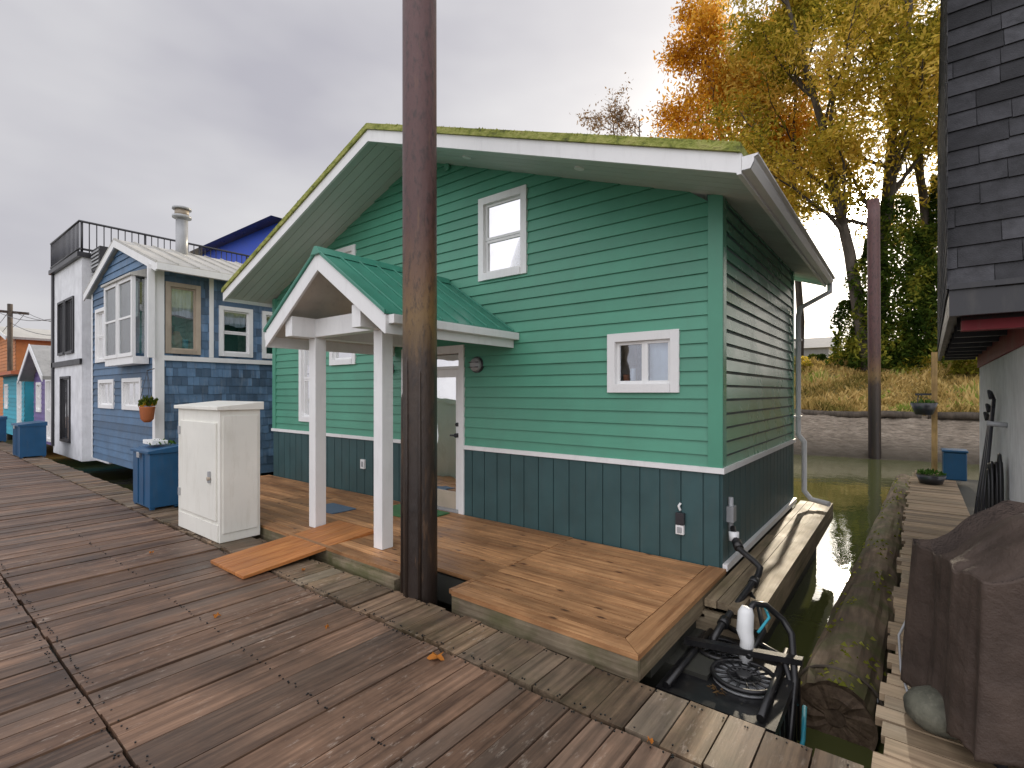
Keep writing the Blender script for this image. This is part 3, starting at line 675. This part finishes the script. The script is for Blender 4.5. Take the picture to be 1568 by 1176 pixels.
# ================================================================== RIGHT-HAND HOUSE
rot=Matrix.Translation((1.5,-.8,0))@Matrix.Rotation(math.radians(-1.7),4,'Z')@Matrix.Translation((-1.5,.8,0))
rh=empty('white_stucco_house')
w=MB(); w.box(1.88,7,-.50,3.75,-.3,2.0,'stucco',.5); w.box(1.86,1.879,-.5,3.75,1.86,2.02,'red_wood')
for k in range(12): w.box(1.56+k*.4,1.56+k*.4+.37,-.60,-.505,1.93,2.06,'red_wood')
w.build('walls',rh,rot)
r=MB()
r.box(1.53,7,-.76,4.7,2.075,2.12,'black_trim')
y=-.6
while y<4.6: r.box(1.56,1.87,y,y+.06,1.99,2.074,'black_trim'); y+=.6
r.box(1.5,7,-.8,-.762,2.0,2.175,'black_trim',.2); r.box(1.5,1.529,-.76,4.7,2.0,2.175,'black_trim',.2); r.box(1.5,7,-.825,-.802,2.15,2.18,'black_trim',0)
n1=Vector((0,-1,.306)).normalized(); V=Vector((0,.292,.956))
r.hexa([(1.5,-.8,2.176),(7,-.8,2.176),(7,4.7,2.176),(1.5,4.7,2.176),(1.5,.2,5.45),(7,.2,5.45),(7,4.5,5.45),(1.5,4.5,5.45)],'asphalt_shingle',.1)
shingles(r,(1.49,-.806,2.15),(1,0,0),V,n1,0,5.5,0,3.4,.24,.135,[],'asphalt_shingle',.014)
shingles(r,(1.495,-.8,2.15),(0,1,0),(0,0,1),(-1,0,0),0,5.4,0,3.2,.24,.135,[],'asphalt_shingle',.004)
r.build('mansard_roof',rh,rot)
nw=MB()
y=-1.95
while y<9:
    ww=.14*R(.95,1.05); nw.box(1.22+R(-.03,.03) if y<8 else 1.3,1.90 if y>-.62 else 5,y+.003,y+ww-.007,-.14,-.10+R(-.004,.004),'walk_x'); y+=ww
nw.box(1.26,1.40,-1.95,9,-.35,-.141,'grey_y'); nw.box(1.45,5,-1.9,9,-.7,-.2,'float_dark')
nw.build('side_walkway',None,Matrix.Translation((1.5,-.8,0))@Matrix.Rotation(math.radians(-.9),4,'Z')@Matrix.Translation((-1.5,.8,0)))

h=MB()
for k in range(9):
    ph_=R(0,.5); rr=R(.18,.26); cy=.82+R(-.05,.05); cz=1.0-R(0,.05)
    h.tube([(1.84-k*.009,cy+rr*.42*math.sin(a),cz-.32+(rr*1.55)*math.cos(a)) for a in [ph_+i*2*math.pi/20 for i in range(21)]],.012,'black_plastic',6)
h.tube([(1.88,.82,1.3),(1.76,.82,1.31)],.02,'galv',8); h.build('garden_hose',None,rot)
h=MB()
for k,(y,z) in enumerate(((1.35,1.5),(1.55,1.38),(1.75,1.3))):
    h.tube([(1.72-k*.02,y-.1,-.09),(1.84,y,z)],.014,'lamp_dark',8)
    h.tube([(1.84,y,z),(1.82,y-.02,z+.06),(1.80,y-.10,z+.07),(1.81,y-.12,z)],.012,'lamp_dark',6)
    h.hexa([(1.66,y-.22,-.09),(1.74,y-.22,-.09),(1.74,y+.0,-.09),(1.66,y,-.09),(1.70,y-.18,.12),(1.73,y-.18,.12),(1.73,y-.04,.12),(1.70,y-.04,.12)],'galv')
h.build('garden_tools',None,rot)

# covered barbecue
bm=bmesh.new(); bmesh.ops.create_cube(bm,size=2); bmesh.ops.subdivide_edges(bm,edges=bm.edges[:],cuts=44,use_grid_fill=True)
def sst(a,b,x):
    t_=max(0,min(1,(x-a)/(b-a))); return t_*t_*(3-2*t_)
for v in bm.verts:
    x,y,z=v.co
    top=.80+.24*sst(-.95,-.25,x)*(1-sst(.6,.95,x))
    l=(abs(x)**6+abs(y)**6)**(1/6) or 1
    s_=max(abs(x),abs(y))/l
    X,Y=x*(.90+.10*s_),y*(.90+.10*s_)
    zz=(z+1)/2
    Z=.02+zz*(top-.02)
    edge=max(abs(x),abs(y))
    if z>.98: Z-=.10*(y*y)+.05*abs(x)**6+.05*abs(y)**6; X*=.97;Y*=.95
    fl_=1+.06*(1-zz)
    env=(1-.45*zz)
    ang=math.atan2(y*.6,x)
    fold=env*(.045*noise.noise(Vector((x*2.2,y*2.2,Z*.7+3)))+.022*noise.noise(Vector((x*7,y*7,Z*1.2)))+.010*math.sin(ang*19+2*noise.noise(Vector((x*2,y*2,Z))) +Z*1.5))
    n_=Vector((x,y,0)); n_=n_.normalized() if n_.length>.2 else Vector((0,0,0))
    m_=sst(.6,1,edge)
    X=X*.62*fl_+n_.x*fold*m_; Y=Y*.33*fl_+n_.y*fold*m_
    Z+=.03*noise.noise(Vector((x*2.5,y*2.5,7)))*zz+.012*noise.noise(Vector((x*8,y*8,Z*8)))
    if zz<.03: Z+=.05*noise.noise(Vector((x*2,y*2,1)))
    v.co=(X,Y,Z+.06)
me=bpy.data.meshes.new('cover'); bm.to_mesh(me); bm.free(); me.materials.append(M['cover_fabric'])
for p_ in me.polygons: p_.use_smooth=True
bq=empty('covered_barbecue')
ob=bpy.data.objects.new('fabric_cover',me); scene.collection.objects.link(ob); ob.parent=bq
lg=MB()
for a in (-.5,.5):
    for b in (-.22,.22): lg.tube([(a,b,0),(a,b,.2)],.025,'lamp_dark',8)
lg.build('legs',bq); bq.location=(2.02,-1.20,-.10); bq.rotation_euler=(0,0,math.radians(21))
st=MB()
st.tube([(1.43,-1.42,-.10),(1.43,-1.42,-.085),(1.43,-1.42,-.05),(1.43,-1.42,0),(1.43,-1.42,.04),(1.43,-1.42,.07),(1.43,-1.42,.085)],[.06,.105,.135,.14,.115,.07,.02],'grey_stone',24)
st.tube([(1.32,-1.25,-.09),(1.28,-1.1,-.0),(1.27,-1.0,.15),(1.33,-.95,.3)],.007,'galv',5); st.build('stone_weight')

ps=MB(); ps.box(1.70,1.79,8.2,8.29,-.4,2.35,'post_z'); ps.box(1.45,1.70,8.22,8.27,1.5,1.54,'lamp_dark'); ps.tube([(1.58,8.1,1.12),(1.58,8.1,1.35)],[.14,.22],'lamp_dark',14)
for a in (0,2.1,4.2): ps.tube([(1.58+.2*math.cos(a),8.1+.2*math.sin(a),1.35),(1.5,8.2,1.52)],.005,'lamp_dark',4)
tuft(ps,1.58,8.1,1.31,.2,.16,70,'plant_green'); ps.build('wooden_post')
ps=MB(); ps.box(1.86,2.2,7.9,8.3,-.10,.42,'blue_box'); ps.box(1.84,2.22,7.88,8.32,.42,.47,'blue_box'); ps.build('blue_bin',bevel=.02)
ps=MB(); ps.tube([(1.66,7.2,-.1),(1.66,7.2,.06)],[.16,.22],'lamp_dark',16); tuft(ps,1.66,7.2,.05,.2,.16,90,'plant_green')
ps.build('potted_plant')

# ---------------- floating log
lg=MB(); a=Vector((.92,-.62,-.68)); b=Vector((1.27,11.5,-.70)); n=110; ns=36; base=len(lg.v)
for i in range(n+1):
    t_=i/n; c_=a.lerp(b,t_); rr=.26-.07*t_
    for j in range(ns):
        an=2*math.pi*j/ns; d=1+.10*noise.noise(Vector((math.cos(an)*1.6,math.sin(an)*1.6,t_*14)))+.09*noise.noise(Vector((math.cos(an)*6,math.sin(an)*6,t_*16)))+.04*noise.noise(Vector((math.cos(an)*12,math.sin(an)*12,t_*40)))
        if i==0: d*=.97
        lg.v.append((c_.x+rr*d*math.cos(an),c_.y,c_.z+rr*d*math.sin(an)))
for i in range(n):
    for j in range(ns):
        p0=base+i*ns+j; p1=base+i*ns+(j+1)%ns; lg.f.append((p0,p1,p1+ns,p0+ns)); lg.m.append('log_bark'); lg.r.append(.5); lg.sm.append(False)
e0=len(lg.v)
for k,(q,dy) in enumerate(((.85,.02),(.55,.015),(.25,.03))):
    for j in range(ns):
        an=2*math.pi*j/ns; lg.v.append((a.x+.26*q*math.cos(an),a.y+dy+.02*noise.noise(Vector((math.cos(an)*3,math.sin(an)*3,k))),a.z+.26*q*math.sin(an)))
rings=[base,e0,e0+ns,e0+2*ns]
for k in range(3):
    for j in range(ns):
        j2=(j+1)%ns; lg.f.append((rings[k]+j,rings[k]+j2,rings[k+1]+j2,rings[k+1]+j)); lg.m.append('log_end'); lg.r.append(.45+.1*k); lg.sm.append(False)
lg.f.append(tuple(rings[3]+j for j in range(ns))); lg.m.append('log_end'); lg.r.append(.3); lg.sm.append(False)
lg.tube([(.92+.275*math.cos(t2),-.42+.02*math.sin(3*t2),-.68+.275*math.sin(t2)) for t2 in [i*2*math.pi/24 for i in range(25)]],.012,'bark',6)
lg.tube([(1.14,-.4,-.58),(1.25,-.3,-.45),(1.3,-.1,-.3)],.012,'galv',6)
for i in range(500):
    t_=R(0,1)**1.3; an=random.gauss(1.57,.55); c_=a.lerp(b,t_); rr=(.26-.07*t_)*1.0
    if noise.noise(Vector((t_*12,an,0)))<0: continue
    p0=Vector((c_.x+rr*math.cos(an),c_.y,c_.z+rr*math.sin(an))); w_=R(.01,.03)
    lg.face([p0+Vector((-w_,R(-w_,w_),0)),p0+Vector((w_,R(-w_,w_),0)),p0+Vector((0,0,R(.015,.035)))],'moss_tuft')
lg.build('floating_log')

# ---------------- pump tank
pk=MB(); x0,x1,y0,y1,zt=.07,.72,-1.60,-.69,-.30
pk.box(x0,x1,y0,y1,-.95,zt-.03,'black_plastic')
for q in ((x0-.01,x1+.02,y0-.02,y0+.04),(x0-.01,x1+.02,y1-.04,y1+.02),(x0-.01,x0+.04,y0+.041,y1-.041),(x1-.04,x1+.02,y0+.041,y1-.041)): pk.box(*q,zt-.06,zt,'black_plastic',.4)
for i in range(6): pk.box(x1+.001,x1+.018,y0+.1+i*.14,y0+.14+i*.14,-.9,zt-.07,'black_plastic',.8)
for cx,cy,rr in ((.25,-.90,.155),(.47,-1.16,.19)):
    z=zt-.01
    pk.tube([(cx+rr*math.cos(t2),cy+rr*math.sin(t2),z+.02) for t2 in [i*2*math.pi/28 for i in range(29)]],.016,'black_plastic',6,r=.8)
    pk.tube([(cx+rr*.5*math.cos(t2),cy+rr*.5*math.sin(t2),z+.02) for t2 in [i*2*math.pi/20 for i in range(21)]],.010,'black_plastic',6,r=.8)
    pk.tube([(cx,cy,z-.02),(cx,cy,z+.035)],.045,'black_plastic',14,r=.9)
    pk.tube([(cx,cy,z-.018),(cx,cy,z-.006)],rr,'galv',24,r=.1)
    for i in range(16):
        t2=i*2*math.pi/16; pk.tube([(cx+.04*math.cos(t2),cy+.04*math.sin(t2),z+.02),(cx+rr*math.cos(t2),cy+rr*math.sin(t2),z+.02)],.009,'black_plastic',4,r=.9)
pk.hexa([(x0-.02,-1.08,zt+.05),(x1+.05,-.93,zt+.07),(x1+.05,-.87,zt+.07),(x0-.02,-1.02,zt+.05),(x0-.02,-1.08,zt+.09),(x1+.05,-.93,zt+.11),(x1+.05,-.87,zt+.11),(x0-.02,-1.02,zt+.09)],'black_plastic',.9)
pk.tube([(.12,-.68,zt+.02),(.12,-1.6,zt+.02)],.022,'black_plastic',10,r=.7)
pk.tube([(.64,-.68,zt+.03),(.66,-1.6,zt+.03)],.022,'black_plastic',10,r=.7)
tuft(pk,.36,-1.38,zt-.03,.05,.03,14,'leaf_brown')
pk.build('pump_tank')
pp=MB()
pp.tube([(.045,.17,.60),(.045,.17,.30)],.022,'galv',8); pp.box(.02,.08,.12,.22,.38,.52,'galv')
pp.tube([(.06,.17,.33),(.10,.10,.24),(.16,.02,.18),(.30,-.06,.12),(.345,-.09,.09),(.34,-.14,.04),(.235,-.86,-.16),(.215,-.93,-.21),(.21,-.95,-.30)],.026,'black_plastic',12,r=.3)
for a_,b_ in (((.15,.03,.185),(.11,.09,.23)),((.33,-.20,.02),(.325,-.26,0)),((.25,-.76,-.13),(.243,-.82,-.15))): pp.tube([a_,b_],.040,'black_plastic',12,r=.6)
pp.tube([(.08,.13,.30),(.085,.12,.22)],.045,'white_pvc',12)
pp.tube([(.43,-.90,.06),(.425,-.91,.02),(.42,-.92,-.10),(.44,-.94,-.16),(.43,-.95,-.30)],[.034,.052,.055,.045,.045],'white_pvc',14)
pp.tube([(.43,-.90,.02),(.46,-.84,.07),(.52,-.76,.05),(.62,-.70,-.05),(.68,-.74,-.12),(.74,-1.0,-.3),(.76,-1.5,-.8)],.022,'black_plastic',10,r=.4)
pp.tube([(.50,-.90,-.1),(.55,-.80,-.02),(.50,-.70,.02)],.010,'turquoise',6)
pp.tube([(.30,-.3,-.04),(.42,-.5,-.08),(.50,-.72,-.16),(.46,-1.0,-.24)],.018,'black_plastic',8)
pp.tube([(.2,-.68,-.2),(.45,-.74,-.24),(.66,-.9,-.22),(.76,-1.1,-.4)],.02,'black_plastic',8)
pp.tube([(.78,-.9,-.5),(.80,-1.1,-.6),(.79,-1.3,-.7)],.014,'turquoise',6)
pp.build('drain_pipes')

# ================================================================== RIVER, BANK
WL=-.80
g=MB(); g.face([(-900,-900,WL),(900,-900,WL),(900,900,WL),(-900,900,WL)],'river_water'); g.build('water')
me=bpy.data.meshes.new('river_bank'); vs=[];fs=[]
def bank(x,y):
    yw=17.2+.6*noise.noise(Vector((x*.15,0,0)))
    t_=y-yw
    if t_<0: z=WL+t_*.3
    elif t_<4.3: z=WL+1.35*(t_/4.3)**.9
    elif t_<12: 
        q=(t_-4.3)/7.7; z=WL+1.35+.12+2.35*(q*q*(3-2*q))
    else: z=WL+3.82
    z+=.10*noise.fractal(Vector((x*.9,y*.9,0)),1,2,4)+(.06*noise.fractal(Vector((x*4,y*4,2)),1,2,3) if 0<t_<5 else 0)
    return z
xs=np.concatenate([np.linspace(-900,-30,20),np.linspace(-29,-8,60),np.linspace(-7.9,8,160),np.linspace(8.2,25,40),np.linspace(26,900,20)])
ys=np.concatenate([np.linspace(14,17,12),np.linspace(17.05,22.5,90),np.linspace(22.7,32,50),np.linspace(33,900,20)])
for y in ys:
    for x in xs: vs.append((float(x),float(y),bank(float(x),float(y))))
NX=len(xs)
for j in range(len(ys)-1):
    for i in range(NX-1): fs.append((j*NX+i,j*NX+i+1,(j+1)*NX+i+1,(j+1)*NX+i))
me.from_pydata(vs,[],fs); me.materials.append(M['mud_bank'])
for p_ in me.polygons: p_.use_smooth=True
scene.collection.objects.link(bpy.data.objects.new('river_bank',me))

def quads(name,P,D1,D2,mat,rnd,parent=None):
    n=len(P); V=np.stack([P-D1,P-D2*.5+D1*.1,P+D1,P+D2*.5],1).reshape(-1,3)
    me=bpy.data.meshes.new(name); me.vertices.add(4*n); me.vertices.foreach_set('co',V.ravel().astype(np.float32))
    me.loops.add(4*n); me.loops.foreach_set('vertex_index',np.arange(4*n,dtype=np.int32))
    me.polygons.add(n); me.polygons.foreach_set('loop_start',np.arange(0,4*n,4,dtype=np.int32))
    me.materials.append(M[mat]); me.update(calc_edges=True)
    at=me.attributes.new('rnd','FLOAT','FACE'); at.data.foreach_set('value',rnd.astype(np.float32))
    ob=bpy.data.objects.new(name,me); scene.collection.objects.link(ob)
    if parent: ob.parent=parent
    return ob
rng=np.random.default_rng(5)
def unit(n):
    v=rng.normal(size=(n,3)); return v/np.linalg.norm(v,axis=1,keepdims=True)
n=34000; X=rng.uniform(-9,12,n); Y=rng.uniform(21.6,31,n)
Z=np.array([bank(float(a),float(b)) for a,b in zip(X,Y)])
hh=rng.uniform(.12,.42,n)*(0.6+.8*np.array([abs(noise.noise(Vector((a*.7,b*.7,3)))) *2 for a,b in zip(X,Y)]))
P=np.stack([X,Y,Z+hh*.5],1); D1=np.stack([rng.normal(0,.10,n),rng.normal(0,.10,n),hh*.6],1); D2=np.stack([rng.normal(0,.04,n)+.05,rng.normal(0,.03,n),np.zeros(n)],1)
cl=np.array([noise.noise(Vector((a*.45,b*.6,9))) for a,b in zip(X,Y)])
quads('bank_grass',P,D1,D2,'grass_gold',np.clip(.45+.9*cl+rng.normal(0,.18,n),0,1))
lb=MB()
for (xa,xb) in ((-16,-7.2),(-7,1.8),(2,12)): lb.tube([(xa+(xb-xa)*k/8,21.4+.1*math.sin(k+xa),.62+.04*math.sin(k*2)) for k in range(9)],R(.14,.19),'bark',12)
lb.build('shore_log')

# ================================================================== TREES
def grow_tree(name,base,H,seed,leafmat,nleaf,lsz,leaders=3,spread=.35,low=.25,lean=(0,0),sig=.5,colbias=0,trunk_r=.35,kids=(9,6,4),tilt=.12):
    rr=random.Random(seed); e=empty(name); mb=MB(); pts=[]
    def rec(p,d,L,r,lev):
        n=7 if lev<2 else 4; prev=[p]; rad=[r]; dirs=[]
        for i in range(n):
            wob=.05 if lev==0 else .10+lev*.04
            d=(d+Vector((rr.gauss(0,wob),rr.gauss(0,wob),rr.gauss(0,.06)+(.07 if lev>0 else .06)))).normalized()
            p=p+d*L/n; prev.append(p); rad.append(max(.010,r*(1-.8*(i+1)/n))); dirs.append(d)
            if lev>=2: pts.append((p,lev))
        mb.tube(prev,rad,'bark',8 if lev<1 else (5 if lev<2 else 3),r=rr.random(),caps=False)
        if lev<3:
            k=kids[lev]
            for j in range(k):
                f=(low if lev==0 else .2)+(1-(low if lev==0 else .2))*(j+rr.random())/k
                i=min(n-1,int(f*n)); q=prev[i].lerp(prev[i+1],f*n-i); dd=dirs[i]
                az=rr.uniform(0,6.283); a=Vector((math.cos(az),math.sin(az),0)); a=(a-dd*a.dot(dd)).normalized()
                ang=rr.uniform(.5,1.0)
                nd=dd*math.cos(ang)+a*math.sin(ang)
                ln=L*(1-f*.5)*(spread if lev==0 else .5)*rr.uniform(.7,1.2)
                rec(q,nd,ln,max(.014,rad[i]*.5),lev+1)
    b=Vector(base)
    for k in range(leaders):
        az=rr.uniform(0,1)+6.283*k/leaders; t_=tilt if leaders>1 else 0
        d=Vector((math.cos(az)*t_+lean[0],math.sin(az)*t_+lean[1],1)).normalized()
        rec(b+Vector((math.cos(az)*.25,math.sin(az)*.25,-.3)),d,H*rr.uniform(.85,1),trunk_r*rr.uniform(.75,1),0)
    mb.build('trunk_and_limbs',e)
    P0=np.array([p for p,l in pts])
    dens=np.array([max(.12,.7+1.1*noise.noise(Vector(p)*.5)) for p in P0]); dens/=dens.sum()
    idx=rng.choice(len(P0),nleaf,p=dens)
    P=P0[idx]+rng.normal(0,sig,(nleaf,3))*np.array([1,1,.8])
    u=unit(nleaf)*(lsz*rng.uniform(.6,1.3,(nleaf,1))); w=unit(nleaf)*(lsz*.9)
    cl=np.array([noise.noise(Vector(p)*.35+Vector((seed,0,0))) for p in P0])[idx]
    quads('foliage',P,u,w,leafmat,np.clip(.48+colbias+.9*cl+rng.normal(0,.2,nleaf),0,1),e)
    return e
def ivy_mass(name,cols,n,mat,sz,parent=None):
    Ps=[]
    wts=[c[4]*(c[3]-c[2]) for c in cols]
    for (x,y,z0,z1,rad) in random.choices(cols,wts,k=n):
        z=R(z0,z1); f=(z-z0)/(z1-z0); rd=rad*(1.0-.55*f)*(1+.8*noise.noise(Vector((x,y*.3,z*.6))))
        a=R(0,6.28); q=rd*math.sqrt(R(.25,1))
        q*=1+.5*noise.noise(Vector((math.cos(a)*1.5,math.sin(a)*1.5+x,z*.9)))
        Ps.append((x+q*math.cos(a),y+q*math.sin(a),z))
    P=np.array(Ps); cl=np.array([noise.noise(Vector(p)*.9) for p in Ps])
    return quads(name,P,unit(n)*sz,unit(n)*sz,mat,np.clip(.45+cl+rng.normal(0,.2,n),0,1),parent)
grow_tree('cottonwood_tree',(-.1,27.5,3),23,3,'leaf_main',46000,.15,leaders=3,spread=.36,low=.28,trunk_r=.36,sig=.5,kids=(11,6,4),tilt=.09,colbias=.03)
grow_tree('cottonwood_tree.001',(2.6,30.5,3),23,11,'leaf_main',26000,.15,leaders=2,spread=.36,low=.2,trunk_r=.32,colbias=.12,kids=(10,6,4),sig=.5)
grow_tree('cottonwood_tree.002',(-4.2,31,3),24,21,'leaf_main',20000,.16,leaders=2,spread=.32,low=.40,trunk_r=.26,colbias=.3,kids=(9,6,4),tilt=.07)
grow_tree('orange_cottonwood_tree',(-8.0,34,3),27,31,'leaf_orange',38000,.19,leaders=3,spread=.36,low=.25,trunk_r=.4,kids=(10,6,4),sig=.6,tilt=.08)
grow_tree('bare_alder_tree',(-17.5,38,3),26,41,'leaf_brown',8000,.15,leaders=2,spread=.3,low=.25,trunk_r=.3,kids=(10,7,5),sig=.4,tilt=.08)
ivy_mass('ivy',[(-.1,27.4,2.8,9.5,1.35),(.9,27.6,2.8,11.5,1.3),(2.0,28.5,2.8,10,1.4),(2.8,30,2.8,13,1.6),(-1.2,27.8,3,6.5,.9)],30000,'leaf_ivy',.13)
ivy_mass('bank_shrubs',[(x_,R(28.5,32),2.7,R(3.6,5.4),R(1.0,1.8)) for x_ in np.linspace(-3,9,12)],13000,'leaf_ivy',.13)
ivy_mass('autumn_shrubs',[(x_,R(26.5,29),2.4,R(3.2,4.0),R(.7,1.2)) for x_ in np.linspace(-7,7,9)],6000,'leaf_main',.11)
sh=empty('distant_shed'); w=MB(); w.box(-14,-3.6,43,49,2.8,5.2,'galv'); w.hexa([(-14.5,42.5,5.2),(-3.1,42.5,5.2),(-3.1,49.5,5.2),(-14.5,49.5,5.2),(-14.5,45.9,6.3),(-3.1,45.9,6.3),(-3.1,46,6.3),(-14.5,46,6.3)],'metal_roof_grey'); w.build('shed_body',sh)

# ================================================================== LIGHT, WORLD, CAMERA
sd=Vector((-.0812,1.2077,.366)).normalized()
el=math.asin(sd.z)
w=bpy.data.worlds.new('World'); scene.world=w; w.use_nodes=True; nt=w.node_tree; nt.nodes.clear()
def nn(t,**k):
    n_=nt.nodes.new(t)
    for a,b in k.items(): setattr(n_,a,b)
    return n_
L=nt.links.new
out=nn('ShaderNodeOutputWorld'); tc=nn('ShaderNodeTexCoord')
sky=nn('ShaderNodeTexSky',sky_type='NISHITA'); sky.sun_disc=False; sky.sun_elevation=el; sky.sun_rotation=math.atan2(sd.x,sd.y); sky.dust_density=3; sky.air_density=1.2
bg1=nn('ShaderNodeBackground'); bg1.inputs[1].default_value=.06; L(sky.outputs[0],bg1.inputs[0])
def mth(op,a,b=None,clamp=False):
    n_=nn('ShaderNodeMath',operation=op); n_.use_clamp=clamp
    for i,v in enumerate((a,b)):
        if v is None: continue
        if isinstance(v,(int,float)): n_.inputs[i].default_value=v
        else: L(v,n_.inputs[i])
    return n_.outputs[0]
mp=nn('ShaderNodeMapping'); mp.inputs['Scale'].default_value=(1.2,1.2,3.0); L(tc.outputs['Generated'],mp.inputs[0])
no=nn('ShaderNodeTexNoise'); no.inputs['Scale'].default_value=1.5; no.inputs['Detail'].default_value=4; no.inputs['Roughness'].default_value=.5; L(mp.outputs[0],no.inputs['Vector'])
cr=nn('ShaderNodeValToRGB'); cr.color_ramp.elements[0].position=.32; cr.color_ramp.elements[0].color=(.55,.54,.60,1); cr.color_ramp.elements[1].position=.66; cr.color_ramp.elements[1].color=(.80,.79,.81,1); L(no.outputs['Fac'],cr.inputs[0])
def dot(v):
    n_=nn('ShaderNodeVectorMath',operation='DOT_PRODUCT'); n_.inputs[1].default_value=v; L(tc.outputs['Generated'],n_.inputs[0]); return n_.outputs['Value']
ds_=mth('MAXIMUM',dot(tuple(sd)),0)
glow=mth('ADD',mth('ADD',mth('MULTIPLY',mth('POWER',ds_,7),.5),mth('MULTIPLY',mth('POWER',ds_,45),3.0)),mth('MULTIPLY',mth('POWER',ds_,2500),70))
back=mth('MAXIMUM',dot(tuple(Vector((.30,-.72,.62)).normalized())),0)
fill=mth('ADD',mth('MULTIPLY',mth('POWER',back,1.5),2.1),1)  # extra sky brightness added overhead and behind the camera to fill shaded walls
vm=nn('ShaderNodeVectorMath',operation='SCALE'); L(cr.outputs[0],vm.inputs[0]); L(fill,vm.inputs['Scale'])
gc=nn('ShaderNodeVectorMath',operation='SCALE'); gc.inputs[0].default_value=(1,.93,.80); L(glow,gc.inputs['Scale'])
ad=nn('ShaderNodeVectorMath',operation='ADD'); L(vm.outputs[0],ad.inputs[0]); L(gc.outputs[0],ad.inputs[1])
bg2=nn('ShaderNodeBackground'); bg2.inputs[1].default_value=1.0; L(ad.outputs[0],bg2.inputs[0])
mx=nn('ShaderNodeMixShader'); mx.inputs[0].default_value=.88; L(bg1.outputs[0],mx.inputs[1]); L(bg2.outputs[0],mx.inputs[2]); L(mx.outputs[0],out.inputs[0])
sl_=bpy.data.lights.new('sun','SUN'); sl_.energy=4.0; sl_.angle=math.radians(1.0); sl_.color=(1,.86,.66)
so=bpy.data.objects.new('sun',sl_); scene.collection.objects.link(so); so.rotation_euler=(-sd).to_track_quat('-Z','Y').to_euler()

cam=bpy.data.cameras.new('camera'); cam.sensor_width=36; cam.lens=768/1568*36; cam.shift_y=13/1568; cam.clip_end=3000; cam.clip_start=.05
co=bpy.data.objects.new('camera',cam); scene.collection.objects.link(co); co.location=(1.302,-4.668,1.556); co.rotation_euler=(math.radians(90),0,math.atan2(.6176,.7865))
scene.camera=co
scene.view_settings.view_transform='Standard'; scene.view_settings.look='None'; scene.view_settings.exposure=0
